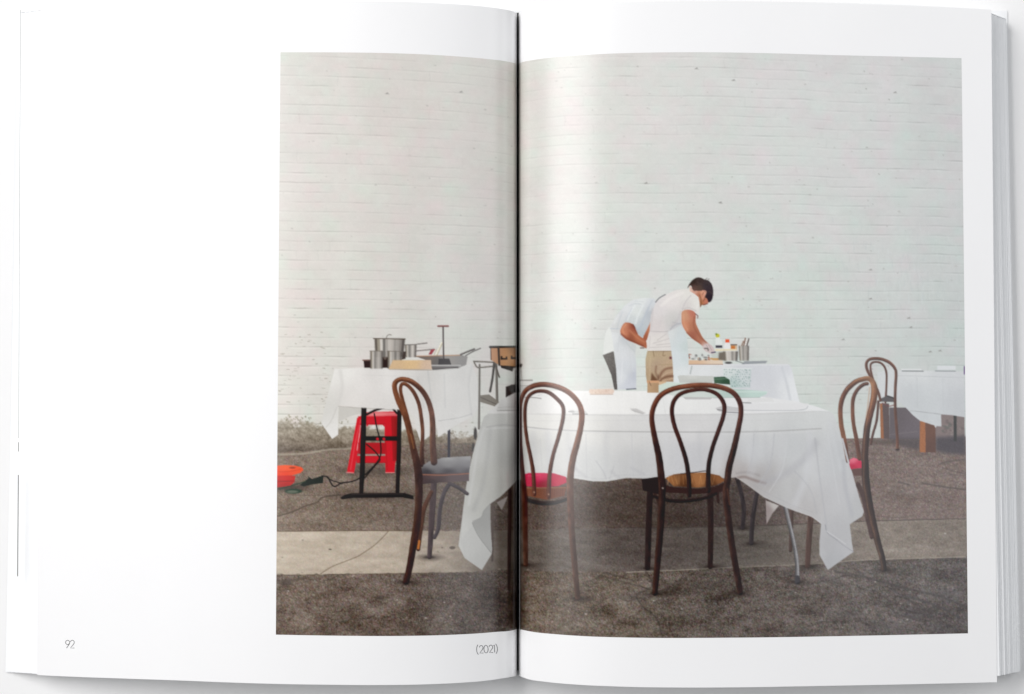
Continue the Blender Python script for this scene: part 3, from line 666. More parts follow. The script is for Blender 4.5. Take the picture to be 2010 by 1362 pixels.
rect(1404, 685, 1446, 689, (226, 214, 180), L); dot(1406, 704, 12, (196, 150, 96), 1, L, ry=3); fill([(1394, 690), (1418, 690), (1414, 703), (1398, 703)], (196, 202, 194), L)
L = newlab('printed_pot', 'printed low steel pot on the prep table')
steel(1419, 1448, 688.5, 708, 5, 1422, 1447)
L = newlab('printed_pot', 'printed tall steel pot of utensils on the prep table')
steel(1450, 1469.6, 678, 708, 8, 1452, 1469)
fill([(1411, 692), (1424, 690), (1424, 708), (1410, 706)], (116, 108, 98), L, soft=1); line([(1418, 689), (1448, 688.5)], 1.4, (220, 220, 216), .9); line([(1450, 678), (1470, 678)], 1.4, (214, 214, 212), .9)
for x0, y0_, x1, y1, c in [(1460, 678, 1463, 664, (120, 92, 78)), (1466, 678, 1470, 665, (96, 84, 80)), (1463, 678, 1466, 667, (214, 206, 198)), (1456, 678, 1459, 670, (140, 116, 100))]: rod([(x0, y0_), (x1, y1)], c, L, w=2.4)
L = newlab('printed_tray', 'printed flat steel tray at the right of the prep table')
fill([(1455, 715), (1462, 709), (1507, 708), (1503, 713)], (150, 154, 158), L); dot(1430, 712, 7, (84, 84, 84), 1, L, ry=2.4); line([(1444, 708), (1460, 713)], 1.5, (120, 122, 124), .9)

L1 = newlab('printed_person', 'printed person bending over in pale blue shirt, white apron and grey trousers')
fill([(1197, 641), (1190, 650), (1186, 665), (1184, 696), (1206, 689), (1203, 660)], (222, 224, 220), L1, smooth=False)
fill([(1183, 697), (1204.5, 689), (1209.6, 725), (1212, 765), (1206, 765), (1200, 736), (1190, 712)], ((1195, 702, (110, 106, 102)), (1206, 750, (92, 88, 86))), L1, grain=.07)
fill([(1271, 637), (1276, 631), (1279, 645), (1272, 664), (1267, 671), (1261, 666)], ((1274, 640, (190, 128, 98)), (1266, 666, (158, 92, 68))), L1)
fill([(1197, 641), (1209.6, 618.7), (1226, 600), (1242.5, 588), (1265, 584.5), (1284, 585.5), (1288, 594), (1282, 612), (1275, 636), (1265, 656), (1260, 664), (1249, 652), (1243.5, 641), (1228, 633), (1220, 643), (1219, 656), (1200, 652)],
     ((1210, 640, (208, 209, 208)), (1232, 602, (216, 218, 219)), (1260, 592, (219, 222, 221)), (1250, 612, (217, 221, 218)), (1240, 628, (203, 208, 208)), (1275, 600, (208, 211, 214)), (1278, 618, (186, 191, 196)), (1262, 640, (188, 194, 198)), (1257, 652, (178, 186, 190)), (1222, 620, (212, 213, 214)), (1232, 630, (196, 200, 200)), (1205, 630, (216, 217, 216))), L1, smooth=False, grain=.008)
for P_, w_, c_, a_ in (([(1280, 590), (1270, 610), (1258, 640)], 2.6, (184, 192, 198), .5), ([(1236, 600), (1246, 596), (1258, 597)], 2, (188, 195, 198), .5), ([(1246, 600), (1236, 616), (1232, 628)], 3.5, (230, 234, 234), .5), ([(1262, 600), (1252, 620), (1248, 634)], 4, (228, 232, 232), .5), ([(1214, 618), (1206, 634)], 3, (228, 231, 230), .5), ([(1222, 612), (1214, 634), (1212, 646)], 2.4, (190, 196, 200), .5)):
    line(P_, w_, c_, a_, 1.4)
line([(1274, 603), (1263, 628), (1252, 650)], 3, (186, 192, 202), .5, 2); line([(1240, 606), (1228, 628)], 2, (194, 198, 206), .6, 1.4); line([(1246, 591), (1262, 592)], 1.5, (196, 202, 204), .6, 1); line([(1252, 648), (1262, 636)], 1.4, (168, 178, 186), .6, 1)
line([(1198, 645), (1217, 645)], 1.4, (178, 186, 196), .8)
fill([(1200, 651), (1218, 655), (1232, 666), (1249, 678), (1247, 695), (1249, 715), (1249, 763), (1212, 765), (1209.6, 725), (1205.5, 688)],
     ((1206, 664, (219, 221, 221)), (1215, 680, (210, 213, 214)), (1228, 690, (212, 214, 216)), (1220, 740, (215, 218, 220)), (1232, 720, (207, 210, 213)), (1246, 740, (190, 194, 202)), (1238, 752, (200, 203, 210)), (1240, 678, (198, 201, 200)), (1225, 668, (194, 197, 199))), L1, grain=.006)
line([(1222, 664), (1236, 680), (1246, 690)], 1.6, (182, 188, 190), .6, 1)
for a, b, w_, c_ in (((1216, 660), (1212, 690), 2, 196), ((1226, 668), (1232, 700), 2.4, 200), ((1236, 690), (1240, 740), 3, 201), ((1222, 700), (1220, 750), 2.5, 222), ((1208, 700), (1213, 750), 1.6, 200)): line([a, b], w_, (c_, c_ + 2, c_ + 4), .5, 1.4)
line([(1230, 764), (1248, 763)], 2.2, (84, 88, 98), .9)
fill([(1219, 644), (1227, 633), (1242.5, 636), (1247, 645), (1253, 657), (1266, 667), (1270, 675), (1269, 684), (1262, 680), (1245, 673), (1228, 665), (1218, 654)],
     ((1226, 640, (190, 128, 100)), (1224, 655, (196, 128, 98)), (1242, 642, (150, 84, 66)), (1240, 664, (142, 82, 62)), (1250, 660, (178, 112, 84)), (1264, 674, (168, 102, 76))), L1, smooth=True)
line([(1220, 656), (1232, 665), (1248, 672), (1262, 679)], 4, (122, 66, 50), .6, 2); line([(1228, 637), (1222, 646), (1224, 654)], 4, (216, 150, 116), .55, 2)
line([(1240, 638), (1246, 646), (1250, 654)], 3.5, (128, 66, 52), .6, 1.8); line([(1236, 648), (1250, 662), (1264, 671)], 3, (198, 134, 102), .5, 1.8)
line([(1257, 683), (1264, 683)], 2, (92, 60, 56), .8); line([(1243, 637), (1247, 644)], 2, (96, 58, 56), .7)
L2 = newlab('printed_person', 'printed dark haired person in white shirt, white apron and tan trousers cooking')
fill([(1271, 687), (1320, 687), (1322, 749), (1270, 750), (1267.6, 736), (1267, 705)], ((1275, 700, (186, 168, 138)), (1300, 695, (182, 162, 134)), (1310, 720, (186, 162, 136)), (1290, 715, (178, 156, 134)), (1272, 740, (176, 154, 126)), (1315, 740, (166, 136, 112))), L2, grain=.02)
fill([(1277, 749), (1279, 731), (1284, 738), (1291, 745), (1292, 749)], (102, 72, 54), L2, soft=1.2, alpha=.9); line([(1288, 719), (1287, 730), (1291, 742)], 3.4, (122, 92, 74), .6, 1.8); line([(1292, 735), (1292.5, 749)], 1.2, (84, 58, 46), .8)
line([(1318, 722), (1307, 724), (1299, 731), (1294, 741)], 4.6, (120, 86, 68), .65, 2); line([(1321, 738), (1310, 739), (1302, 742), (1296, 748)], 4.2, (112, 80, 62), .7, 1.8); line([(1320, 730), (1308, 733), (1300, 739)], 2.6, (206, 180, 154), .5, 1.4); line([(1276, 700), (1275, 748)], 3, (200, 180, 148), .4, 1.5); line([(1300, 747), (1320, 743)], 2, (206, 178, 150), .7, 1)
line([(1282, 689), (1284, 700)], 1.4, (136, 112, 88), .8); line([(1303, 689), (1301, 698), (1306, 697)], 1.4, (130, 106, 84), .8); rect(1314, 700, 1319, 705, (112, 66, 70), L2); line([(1291, 716), (1320, 715)], 1.2, (160, 140, 108), .7); line([(1273, 690), (1320, 689)], 1.3, (130, 110, 92), .6)
fill([(1271, 688.5), (1269, 670), (1275.4, 648), (1277.4, 619), (1287.7, 592), (1306, 578.6), (1326.8, 569), (1345, 567), (1354, 566.5), (1366, 576), (1374, 588), (1375, 602), (1371, 616), (1364, 614), (1350, 608), (1340, 610), (1337.4, 634), (1342, 645), (1330, 650), (1318, 655), (1319.6, 688.5)],
     ((1290, 610, (220, 215, 214)), (1320, 590, (224, 219, 216)), (1350, 580, (224, 221, 215)), (1365, 595, (224, 222, 216)), (1350, 600, (212, 207, 204)), (1290, 640, (213, 206, 204)), (1320, 630, (206, 204, 200)), (1295, 670, (222, 217, 212)), (1330, 640, (200, 200, 202))), L2, smooth=False, grain=.007)
for P_, w_, c_, a_ in (([(1340, 575), (1318, 584), (1298, 600)], 6, (236, 232, 227), .5), ([(1281, 606), (1279, 630), (1278, 646)], 4, (196, 190, 190), .5), ([(1336, 612), (1330, 628), (1318, 640)], 5, (196, 190, 190), .5), ([(1300, 620), (1296, 640)], 5, (206, 200, 198), .4), ([(1371, 590), (1368, 604)], 3, (234, 232, 228), .5), ([(1342, 606), (1352, 604), (1366, 610)], 2.2, (190, 184, 182), .6), ([(1276, 660), (1274, 684)], 3, (198, 192, 188), .5)):
    line(P_, w_, c_, a_, 1.8)
line([(1356, 580), (1346, 592), (1339, 608)], 2, (190, 185, 186), .6, 1.2); line([(1337, 634), (1325, 638), (1316, 646)], 1.6, (160, 164, 172), .7, 1); line([(1336, 636), (1320, 632)], 2, (182, 182, 184), .6, 1.2)
line([(1275, 650), (1300, 651), (1312, 650)], 1.2, (180, 175, 174), .8)
for a, b in (((1282, 674), (1315, 664)), ((1276, 682), (1318, 680)), ((1290, 668), (1308, 655)), ((1288, 677), (1318, 674))): line([a, b], 1.3, (184, 178, 176), .7, .9)
line([(1287, 593), (1294, 585), (1306, 578)], 1.8, (92, 92, 98), .85)
fill([(1311, 651), (1324, 645), (1336, 638), (1343, 646), (1348.5, 663), (1352, 703), (1350, 738), (1350, 752), (1323, 752), (1321, 718), (1316.5, 678)],
     ((1318, 655, (216, 219, 218)), (1335, 660, (204, 211, 212)), (1325, 700, (214, 220, 222)), (1345, 700, (206, 214, 214)), (1340, 735, (218, 222, 222)), (1348, 680, (196, 206, 204))), L2, grain=.006)
fill([(1339, 611), (1350, 607.5), (1362, 611), (1366, 618), (1365.5, 632), (1373, 650), (1382, 666), (1395, 677), (1402, 686), (1402, 694), (1395, 693), (1384, 685), (1374, 675), (1359, 665), (1347, 652), (1339, 637), (1337.5, 622)],
     ((1345, 620, (202, 152, 122)), (1360, 615, (186, 118, 100)), (1345, 640, (206, 142, 112)), (1358, 640, (176, 118, 92)), (1360, 658, (160, 100, 82)), (1375, 660, (172, 114, 90)), (1390, 682, (204, 176, 168))), L2, smooth=True)
fill([(1379, 680), (1386, 675), (1396, 677), (1403, 688), (1400, 695), (1390, 692), (1382, 687)], (206, 190, 188), L2, smooth=True); line([(1383, 684), (1389, 684), (1390, 688)], 2.4, (92, 88, 84), .8); line([(1397, 692), (1404, 691)], 2.4, (70, 66, 90), .9)
line([(1365, 616), (1370, 620), (1369, 624)], 2, (120, 82, 82), .8)
# head
fill([(1353, 561), (1358, 564), (1361, 570), (1377, 569), (1387, 571), (1384, 580), (1390, 586), (1391, 593.5), (1384, 599), (1377, 599), (1374.3, 604), (1373, 593.4), (1371, 583), (1363, 576.5), (1354, 571.5)],
     ((1355, 567, (222, 190, 176)), (1364, 573, (206, 158, 140)), (1372, 578, (176, 116, 92)), (1376, 596, (172, 112, 74)), (1385, 592, (186, 116, 94)), (1379, 574, (214, 158, 132)), (1378, 584, (196, 136, 108)), (1375, 602, (120, 86, 70))), L2, smooth=False)
fill([(1349, 566.5), (1352.5, 558), (1359, 549.8), (1367.7, 544.5), (1375.7, 544.8), (1382, 548), (1390, 550.5), (1396.8, 557), (1400, 569.6), (1399.4, 581.5), (1396.8, 590), (1391, 594), (1388, 586), (1383, 583), (1386, 576), (1381, 570.5), (1376, 571), (1366, 570.5), (1360, 569), (1358, 562.5), (1354, 560.5)],
     ((1360, 553, (52, 42, 38)), (1375, 552, (64, 52, 50)), (1372, 565, (84, 68, 60)), (1362, 566, (100, 72, 66)), (1392, 570, (56, 46, 52)), (1386, 560, (62, 54, 58)), (1394, 585, (46, 36, 44))), L2, smooth=True)
line([(1379, 570.5), (1383, 570.5), (1386, 573), (1383, 579), (1379, 585)], 2.2, (206, 150, 130), .9); line([(1381, 574), (1379, 578)], 1.4, (130, 82, 70), .8); line([(1373, 579), (1376, 588), (1376, 600)], 1.8, (112, 80, 56), .7)
line([(1384, 549), (1388, 546)], 1, (60, 54, 52), .8); line([(1388, 551), (1392, 547)], 1, (60, 54, 52), .8); line([(1381, 598.5), (1389, 596)], 2, (110, 66, 60), .7); line([(1381, 602), (1388, 602)], 1.3, (170, 176, 174), .7)
for i in range(40):
    a_ = rng.uniform(math.pi*.95, math.pi*2.15); x_ = 1377 + 21*math.cos(a_); y_ = 569 + 22*math.sin(a_)
    k_ = rng.uniform(.55, 1.04); x1_ = 1377 + 21*k_*math.cos(a_); y1_ = 569 + 22*k_*math.sin(a_)
    if LAB[int(y1_ - CY0), int(x1_ - CX0)] == L2 or k_ > .95:
        line([(x1_, y1_), (x1_ + rng.uniform(2, 5), y1_ + rng.uniform(-1, 4))], .9, rng.choice([(40, 33, 32), (92, 78, 72), (74, 64, 64)]), .5, .5)
line([(1342, 618), (1343, 634), (1350, 648)], 3, (216, 160, 130), .5, 1.6); line([(1363, 622), (1362, 640), (1372, 658), (1386, 672)], 3.5, (146, 90, 72), .5, 1.8)
line([(1348, 653), (1362, 664), (1376, 675)], 2.5, (140, 84, 66), .5, 1.4); line([(1386, 677), (1392, 686)], 1, (150, 130, 128), .6); line([(1391, 677), (1397, 687)], 1, (150, 130, 128), .6)
line([(1385, 580), (1383, 587), (1380, 591)], 1.4, (100, 66, 46), .7)

# ---- big front table: top, then hanging cloth
L = newlab('printed_tablecloth_corner', 'printed far corner of the cloth hanging close to the fold')
# things seen under the cloth
DK = (44, 36, 36)
Lg = newlab('printed_chair_leg', 'printed curved chair leg right of the middle chair, under the cloth')
rod([(1446, 936, 8), (1455, 968, 8), (1460, 1000, 9), (1457.5, 1036, 8)], (52, 46, 48), Lg)
Lg = newlab('printed_chair_leg', 'printed dark chair leg second from the middle chair, under the cloth')
rod([(1486, 966, 8), (1477, 1024, 9), (1474.7, 1066, 9)], (52, 46, 48), Lg)
Lg = newlab('printed_chair_leg', 'printed thin chair leg behind the metal table leg')
rod([(1554, 1000, 8), (1551.6, 1080, 7)], (70, 54, 50), Lg)
Lg = newlab('printed_chair_leg', 'printed brown chair leg left of the hanging right corner of the cloth')
rod([(1592, 1010, 11), (1588, 1060, 11), (1585, 1111, 10)], (74, 54, 48), Lg)
Lg = newlab('printed_chair_leg', 'printed dark chair leg just left of the fold')
rod([(1001, 960, 7), (1000, 1060, 7), (999, 1156, 6)], (46, 34, 32), Lg)
Lg = newlab('printed_chair_leg', 'printed thin chair leg behind the hanging left corner of the cloth')
rod([(967, 985, 5), (966, 1100, 4)], (74, 62, 56), Lg)
fill([(975, 986), (997, 974), (990, 990), (985, 1001)], (140, 132, 128), L)
L = newlab('printed_tablecloth_corner', 'printed pinkish far corner of the cloth hanging at the right under the table')
fill([(1503, 982), (1529, 992), (1516, 1008), (1504.6, 1029)], ((1508, 1000, (148, 136, 134)), (1520, 992, (186, 182, 178))), L)
L = newlab('printed_table_leg', 'printed bent metal leg of the front table')
rod([(1541, 992, 7.5), (1550, 1030, 8), (1557.5, 1062, 8), (1564, 1100, 8), (1565, 1136, 9)], (112, 110, 112), L, hi=(188, 188, 190), light=(.9, -.2)); rod([(1565, 1134), (1565, 1142)], (56, 54, 58), L, w=10)
L = newlab('printed_tablecloth', 'printed white cloth over the long front table, hanging to a point at each end')
# table top
fill([(985, 784), (1012, 770), (1040, 767), (1140, 767), (1300, 767.5), (1400, 772), (1500, 779), (1560, 787), (1600, 797), (1628, 807), (1632, 825), (1400, 822), (1016, 818), (950, 819), (962, 806)],
     ((1000, 800, (206, 205, 202)), (1100, 790, (230, 229, 227)), (1200, 780, (233, 232, 229)), (1350, 800, (228, 228, 226)), (1500, 800, (226, 226, 226)), (1590, 805, (222, 223, 223))), L, grain=.005)
Z = ((960, 840, (186, 186, 182)), (940, 880, (196, 196, 192)), (985, 870, (174, 174, 170)), (925, 960, (190, 190, 185)), (960, 940, (180, 180, 174)), (1005, 900, (154, 154, 150)), (915, 1060, (196, 196, 192)), (990, 955, (172, 172, 166)),
     (1060, 830, (221, 220, 216)), (1060, 900, (208, 208, 206)), (1160, 830, (221, 220, 216)), (1160, 920, (202, 203, 202)), (1230, 840, (213, 212, 210)), (1250, 920, (194, 194, 194)), (1360, 830, (213, 212, 211)), (1360, 900, (198, 198, 200)), (1480, 830, (210, 211, 210)), (1480, 890, (200, 202, 204)),
     (1590, 825, (204, 206, 205)), (1560, 880, (194, 196, 197)), (1500, 945, (172, 169, 168)), (1460, 930, (176, 170, 168)), (1540, 960, (188, 188, 188)), (1600, 900, (200, 201, 202)), (1640, 900, (190, 192, 194)), (1580, 1000, (184, 182, 182)), (1650, 970, (192, 192, 194)), (1640, 1050, (182, 182, 184)), (1690, 1000, (182, 183, 184)))
fill([(950, 818), (958, 812), (1016, 811), (1230, 813), (1480, 811), (1600, 806), (1628, 807), (1636, 813), (1645, 835), (1652, 860), (1663, 900), (1672, 925), (1687, 977), (1695.6, 1004), (1692.6, 1013), (1668, 1029), (1672, 1063), (1675, 1083), (1625, 1118.5), (1609, 1089), (1609, 1060), (1612, 1028), (1593, 1014), (1549, 998), (1499, 975), (1465, 950), (1446, 937), (1380, 940), (1260, 939), (1230, 938), (1190, 945), (1165, 945), (1128, 939), (1060, 934), (1016, 942), (1000, 958), (982, 975), (962, 989), (963, 1036), (966, 1078), (965, 1087), (945.7, 1118.5), (912, 1095), (900, 1071), (912, 977), (919, 931), (930, 883), (942, 840)], Z, L, grain=.006)
line([(956, 838), (985, 834), (1016, 836), (1100, 844), (1230, 847), (1400, 848), (1490, 847), (1560, 844), (1612, 841)], 2, (164, 163, 162), .8, 1)
line([(956, 842), (1016, 840), (1230, 851), (1490, 851), (1600, 846)], 3, (210, 210, 210), .4, 1.5)
line([(1016, 812), (1230, 815), (1480, 813), (1600, 808)], 2, (198, 197, 196), .6, 1.2)
line([(950, 840), (938, 880), (930, 930), (920, 990)], 5, (206, 206, 204), .5, 3); line([(962, 842), (956, 900), (948, 950), (930, 1000)], 8, (160, 160, 158), .4, 5)
fill([(962, 989), (963, 1036), (966, 1078), (965, 1087), (941, 1054), (929.5, 1033), (927, 1025), (944, 1016), (950, 1002)], ((950, 1020, (158, 158, 155)), (960, 1060, (168, 168, 165))), L, smooth=False)
fill([(912, 1095), (945.7, 1118.5), (965, 1087), (941, 1054), (928, 1030), (905, 1060)], ((930, 1070, (190, 190, 187)), (945, 1100, (180, 180, 177))), L, soft=1, alpha=.7)
line([(927, 1026), (932, 1038), (942, 1056), (965, 1086)], 1.6, (140, 140, 137), .8); line([(962, 989), (949, 1004), (945, 1015), (928, 1023)], 1.6, (146, 146, 143), .7)
line([(1447, 938), (1462, 936), (1485, 944), (1502, 948)], 5, (128, 112, 108), .6, 2.4); line([(1446, 929), (1466, 927), (1490, 933)], 4, (148, 142, 142), .5, 2.4); line([(1500, 948), (1540, 930), (1580, 900), (1600, 870)], 14, (172, 172, 176), .5, 7)
line([(1560, 990), (1580, 940), (1590, 880), (1588, 850)], 12, (204, 205, 208), .5, 7); line([(1655, 905), (1660, 960), (1672, 1010)], 8, (172, 173, 178), .5, 4); line([(1628, 830), (1640, 880), (1650, 920)], 7, (200, 202, 204), .5, 4)
line([(1620, 1030), (1624, 1046), (1640, 1058), (1655, 1070), (1675, 1083)], 1.8, (140, 140, 146), .85); line([(1622, 1042), (1640, 1054), (1660, 1068)], 2, (208, 208, 210), .6)
fill([(1612, 1028), (1624, 1046), (1640, 1058), (1675, 1083), (1625, 1118.5), (1609, 1089), (1609, 1060)], ((1620, 1070, (182, 182, 184)), (1640, 1095, (172, 173, 176)), (1660, 1080, (184, 184, 187))), L, alpha=.7, soft=1)
line([(1499, 975), (1549, 998), (1593, 1014), (1612, 1028)], 1.5, (206, 206, 206), .7, .8); line([(1446, 937), (1465, 950), (1499, 975)], 1.5, (200, 198, 196), .6, .8)
for a, b in (((1120, 915), (1150, 935)), ((1200, 925), (1215, 938)), ((1240, 918), (1262, 930)), ((1120, 880), (1130, 920))): line([a, b], 6, (178, 178, 180), .4, 3)
for i in range(14):
    x = rng.uniform(1040, 1600); line([(x, 852), (x + rng.uniform(-8, 8), 930)], rng.uniform(6, 14), rng.choice([(206, 206, 208), (186, 187, 190)]), .22, 6)
line([(1040, 932), (1128, 933), (1165, 939), (1190, 939), (1230, 932), (1380, 934), (1440, 931)], 1.1, (176, 176, 178), .5); line([(1470, 946), (1503, 966), (1552, 990), (1596, 1006)], 1, (164, 164, 167), .45)
line([(925, 900), (917, 940), (907, 1020), (905, 1068)], 1, (162, 162, 160), .4)
for P_, w_, c_, a_ in (([(1150, 852), (1152, 938)], 1.6, (186, 186, 188), .5), ([(1240, 852), (1243, 934)], 1.4, (184, 184, 187), .5), ([(1480, 852), (1476, 900), (1466, 930)], 2, (180, 181, 184), .5), ([(1520, 852), (1512, 910), (1490, 950)], 3, (178, 179, 183), .45), ([(1545, 860), (1536, 920), (1510, 965)], 2, (206, 207, 209), .5), ([(1600, 860), (1608, 930), (1618, 1000), (1624, 1040)], 3, (172, 173, 177), .5), ([(1624, 850), (1636, 920), (1648, 990)], 2, (204, 205, 207), .5),
    ([(1060, 862), (1064, 920)], 2, (190, 190, 191), .4), ([(1170, 905), (1184, 925), (1190, 940)], 2.4, (176, 176, 179), .5), ([(1205, 915), (1196, 940)], 2, (178, 178, 180), .5), ([(1020, 826), (1600, 824)], 1, (196, 195, 195), .4), ([(1300, 774), (1306, 812)], 1.2, (210, 209, 207), .5), ([(1560, 925), (1590, 960), (1604, 1008)], 2.4, (170, 171, 175), .4)):
    line(P_, w_, c_, a_, 1.3)
# things on the front table
Lt = newlab('printed_napkin', 'printed folded napkin on the front table left of the fold')
fill([(985, 784), (1016, 780), (1016, 800), (985, 806), (974, 804)], ((1000, 785, (206, 205, 202)), (1000, 800, (192, 191, 188))), Lt); line([(976, 806), (1016, 805)], 1.6, (140, 138, 134), .8); line([(978, 800), (1014, 798)], 1, (170, 168, 164), .7)
Lt = newlab('printed_plate_stack', 'printed stack of plates just right of the fold')
rect(1019, 745, 1046, 748, (148, 144, 140), Lt); rect(1019, 748, 1044, 756, (206, 204, 200), Lt); line([(1020, 757), (1040, 757)], 1.5, (150, 146, 142), .8, lab=Lt); rect(1019, 758, 1036, 766, (196, 194, 190), Lt)
line([(1020, 780), (1044, 780), (1062, 782)], 1.8, (130, 128, 126), .8); line([(1056, 776), (1064, 774)], 1.5, (200, 198, 196), .8)
Lt = newlab('printed_cutlery', 'printed cutlery and napkin lying behind the chair by the fold')
fill([(1116, 805), (1150, 807), (1154, 812), (1124, 812)], (210, 210, 208), Lt); line([(1124, 812.5), (1153, 813)], 1.5, (128, 128, 128), .8, lab=Lt); line([(1116, 808), (1127, 808.5)], 1.2, (130, 130, 130), .8); dot(1123, 806, 4, (196, 196, 194), .9, Lt, ry=1.5)
Lt = newlab('printed_cutlery', 'printed pale cutlery between the two near chairs')
fill([(1236, 802), (1250, 802), (1268, 811), (1262, 813), (1246, 809)], (196, 194, 192), Lt, soft=.8); line([(1240, 805), (1262, 812)], 1, (160, 158, 156), .6)
Lt = newlab('printed_bread_box', 'printed pale pink box of bread on the front table')
fill([(1157, 764), (1203, 763), (1206, 768), (1203, 773), (1161, 774), (1156, 770)], ((1170, 766, (226, 206, 190)), (1195, 770, (222, 200, 186))), Lt, smooth=False); line([(1158, 774), (1203, 774)], 1.4, (176, 150, 134), .7)
for i in range(20): dot(rng.uniform(1160, 1202), rng.uniform(765, 772), 1.5, rng.choice([(206, 180, 164), (236, 222, 210)]), .6, ry=1)
Lt = newlab('printed_cup', 'printed tan paper cup in front of the tan trousers')
rect(1270.5, 750, 1293.5, 771, ((1275, 760, (184, 154, 122)), (1288, 760, (172, 142, 112))), Lt); rect(1270, 747, 1294, 751.5, (206, 160, 124), Lt); line([(1274, 749), (1278, 757)], 1.4, (110, 84, 70), .8); rect(1294, 749, 1308, 756, (208, 176, 144), Lt)
Lt = newlab('printed_box', 'printed mint green box behind the middle chair')
fill([(1293, 756), (1310, 750), (1436, 757), (1436, 772), (1293, 770)], ((1310, 760, (204, 216, 206)), (1400, 765, (208, 220, 211))), Lt)
Lt = newlab('printed_tray', 'printed grey oval tray beside the white apron')
fill([(1330, 738), (1336, 736.5), (1400, 738), (1401, 748), (1396, 752), (1334, 751)], ((1360, 739, (206, 207, 202)), (1360, 750, (186, 188, 182))), Lt, smooth=False)
Lt = newlab('printed_box', 'printed dark green box beside the speckled pail')
fill([(1401, 740), (1431, 738.5), (1434, 755), (1402, 752)], ((1410, 742, (70, 98, 78)), (1425, 752, (52, 78, 60))), Lt); line([(1403, 744), (1430, 743)], 1.3, (120, 146, 126), .7)
Lt = newlab('printed_pail', 'printed white pail speckled with dark green')
fill([(1419, 723), (1475.5, 723), (1472, 761), (1434, 761), (1432, 745), (1420, 738)], ((1430, 728, (212, 218, 216)), (1460, 740, (206, 212, 213)), (1440, 755, (178, 196, 192))), Lt)
for j_ in range(8):
    for i_ in range(12):
        x = 1422 + i_*4.4 + (j_ % 2)*2 + rng.uniform(-1.4, 1.4); y = 726 + j_*4.4 + rng.uniform(-1.2, 1.2)
        if (x < 1435 and y > 737) or x > 1474 or rng.random() < .12: continue
        dot(x, y, rng.uniform(.6, 1.2), (110, 138, 134), .7, soft=.5)
line([(1420, 723.5), (1475, 723.5)], 1.2, (232, 236, 234), .8); line([(1473.5, 725), (1471, 760)], 2, (176, 190, 188), .6)
Lt = newlab('printed_tray', 'printed long mint green tray on the front table')
fill([(1425, 762), (1507, 768), (1504, 774), (1490, 780), (1340, 780), (1300, 772), (1330, 764)], ((1360, 772, (206, 213, 207)), (1480, 770, (190, 211, 203)), (1450, 778, (178, 198, 190))), Lt, smooth=False); line([(1436, 769), (1506, 769)], 1.4, (214, 228, 222), .8); line([(1400, 781), (1492, 780)], 1.6, (150, 164, 158), .6)
fill([(1340, 779), (1400, 780), (1394, 784), (1346, 784)], (186, 184, 182), Lt)
Lt = newlab('printed_napkin', 'printed folded white napkins at the right of the front table')
fill([(1470, 784), (1514, 780), (1520, 788), (1462, 790)], (220, 220, 219), Lt); line([(1458, 790), (1474, 791)], 1.8, (120, 122, 124), .8); fill([(1458, 792), (1588, 792), (1585, 797), (1568, 804), (1456, 804)], (222, 222, 222), Lt); line([(1460, 805), (1568, 805), (1586, 797)], 1.6, (180, 182, 184), .9)
Lt = newlab('printed_cutlery', 'printed cutlery rolled in a napkin seen through the middle chair')
fill([(1404, 801), (1420, 796), (1450, 800), (1450, 808), (1412, 808)], (196, 195, 195), Lt); line([(1408, 804), (1424, 806)], 1.6, (110, 108, 110), .8); line([(1424, 809), (1450, 810)], 1.8, (124, 124, 128), .9)

# ---- near chairs
def chair_label(t): return newlab('printed_chair', t)
# A: left chair, grey seat
L = chair_label('printed bentwood chair with a grey blue seat, standing side on at the left end of the front table')
cA = ((780, 760, (112, 68, 48)), (790, 800, (106, 64, 44)), (830, 770, (80, 51, 43)), (845, 800, (92, 60, 50)), (850, 880, (84, 58, 52)), (803, 850, (92, 56, 40)), (818, 900, (62, 42, 38)), (820, 930, (50, 36, 36)), (815, 1050, (54, 34, 28)), (798, 1130, (48, 28, 24)))
rod([(882, 950, 8), (871, 969, 8), (863.4, 1001, 8), (860.5, 1036, 8), (853, 1055, 7)], (66, 58, 62), L); rod([(882, 949, 7), (900, 957, 7), (917, 969, 7)], (66, 58, 62), L)
rod([(852, 944, 12), (848, 1010, 12), (843, 1093, 9)], (68, 56, 58), L); rod([(847, 966, 8), (832.6, 998, 9), (826, 1036, 9), (821, 1078, 8)], (78, 52, 42), L)
line([(823, 1062), (821, 1076)], 4, (196, 118, 56), .9)
rod([(829.5, 912, 9), (828, 887, 8), (829.6, 849.6, 7.5), (827, 819.7, 7.5), (822, 792, 7.5), (812, 769.7, 7.5), (799.6, 756, 7), (789.6, 753.5, 7), (786, 764, 7), (790, 784, 7), (798, 812, 7), (806, 840, 6)], cA, L, hi=(158, 110, 82))
fill([(827, 921), (832, 912), (842, 906), (871, 898), (925, 895), (921, 928), (868, 931), (829, 930)], ((840, 904, (146, 145, 145)), (880, 897, (160, 159, 159)), (920, 896, (158, 157, 158)), (845, 914, (122, 120, 121)), (880, 911, (132, 131, 132)), (920, 911, (130, 129, 131)), (840, 927, (56, 52, 56)), (880, 927, (66, 62, 67)), (920, 926, (84, 81, 85))), L)
fill([(828, 930), (921, 927), (921, 944), (868, 947), (830, 950)], ((850, 935, (84, 66, 66)), (900, 938, (92, 78, 80)), (850, 946, (62, 50, 52))), L); line([(830, 931.5), (870, 932.5), (921, 929.5)], 1.5, (166, 108, 82), .9)
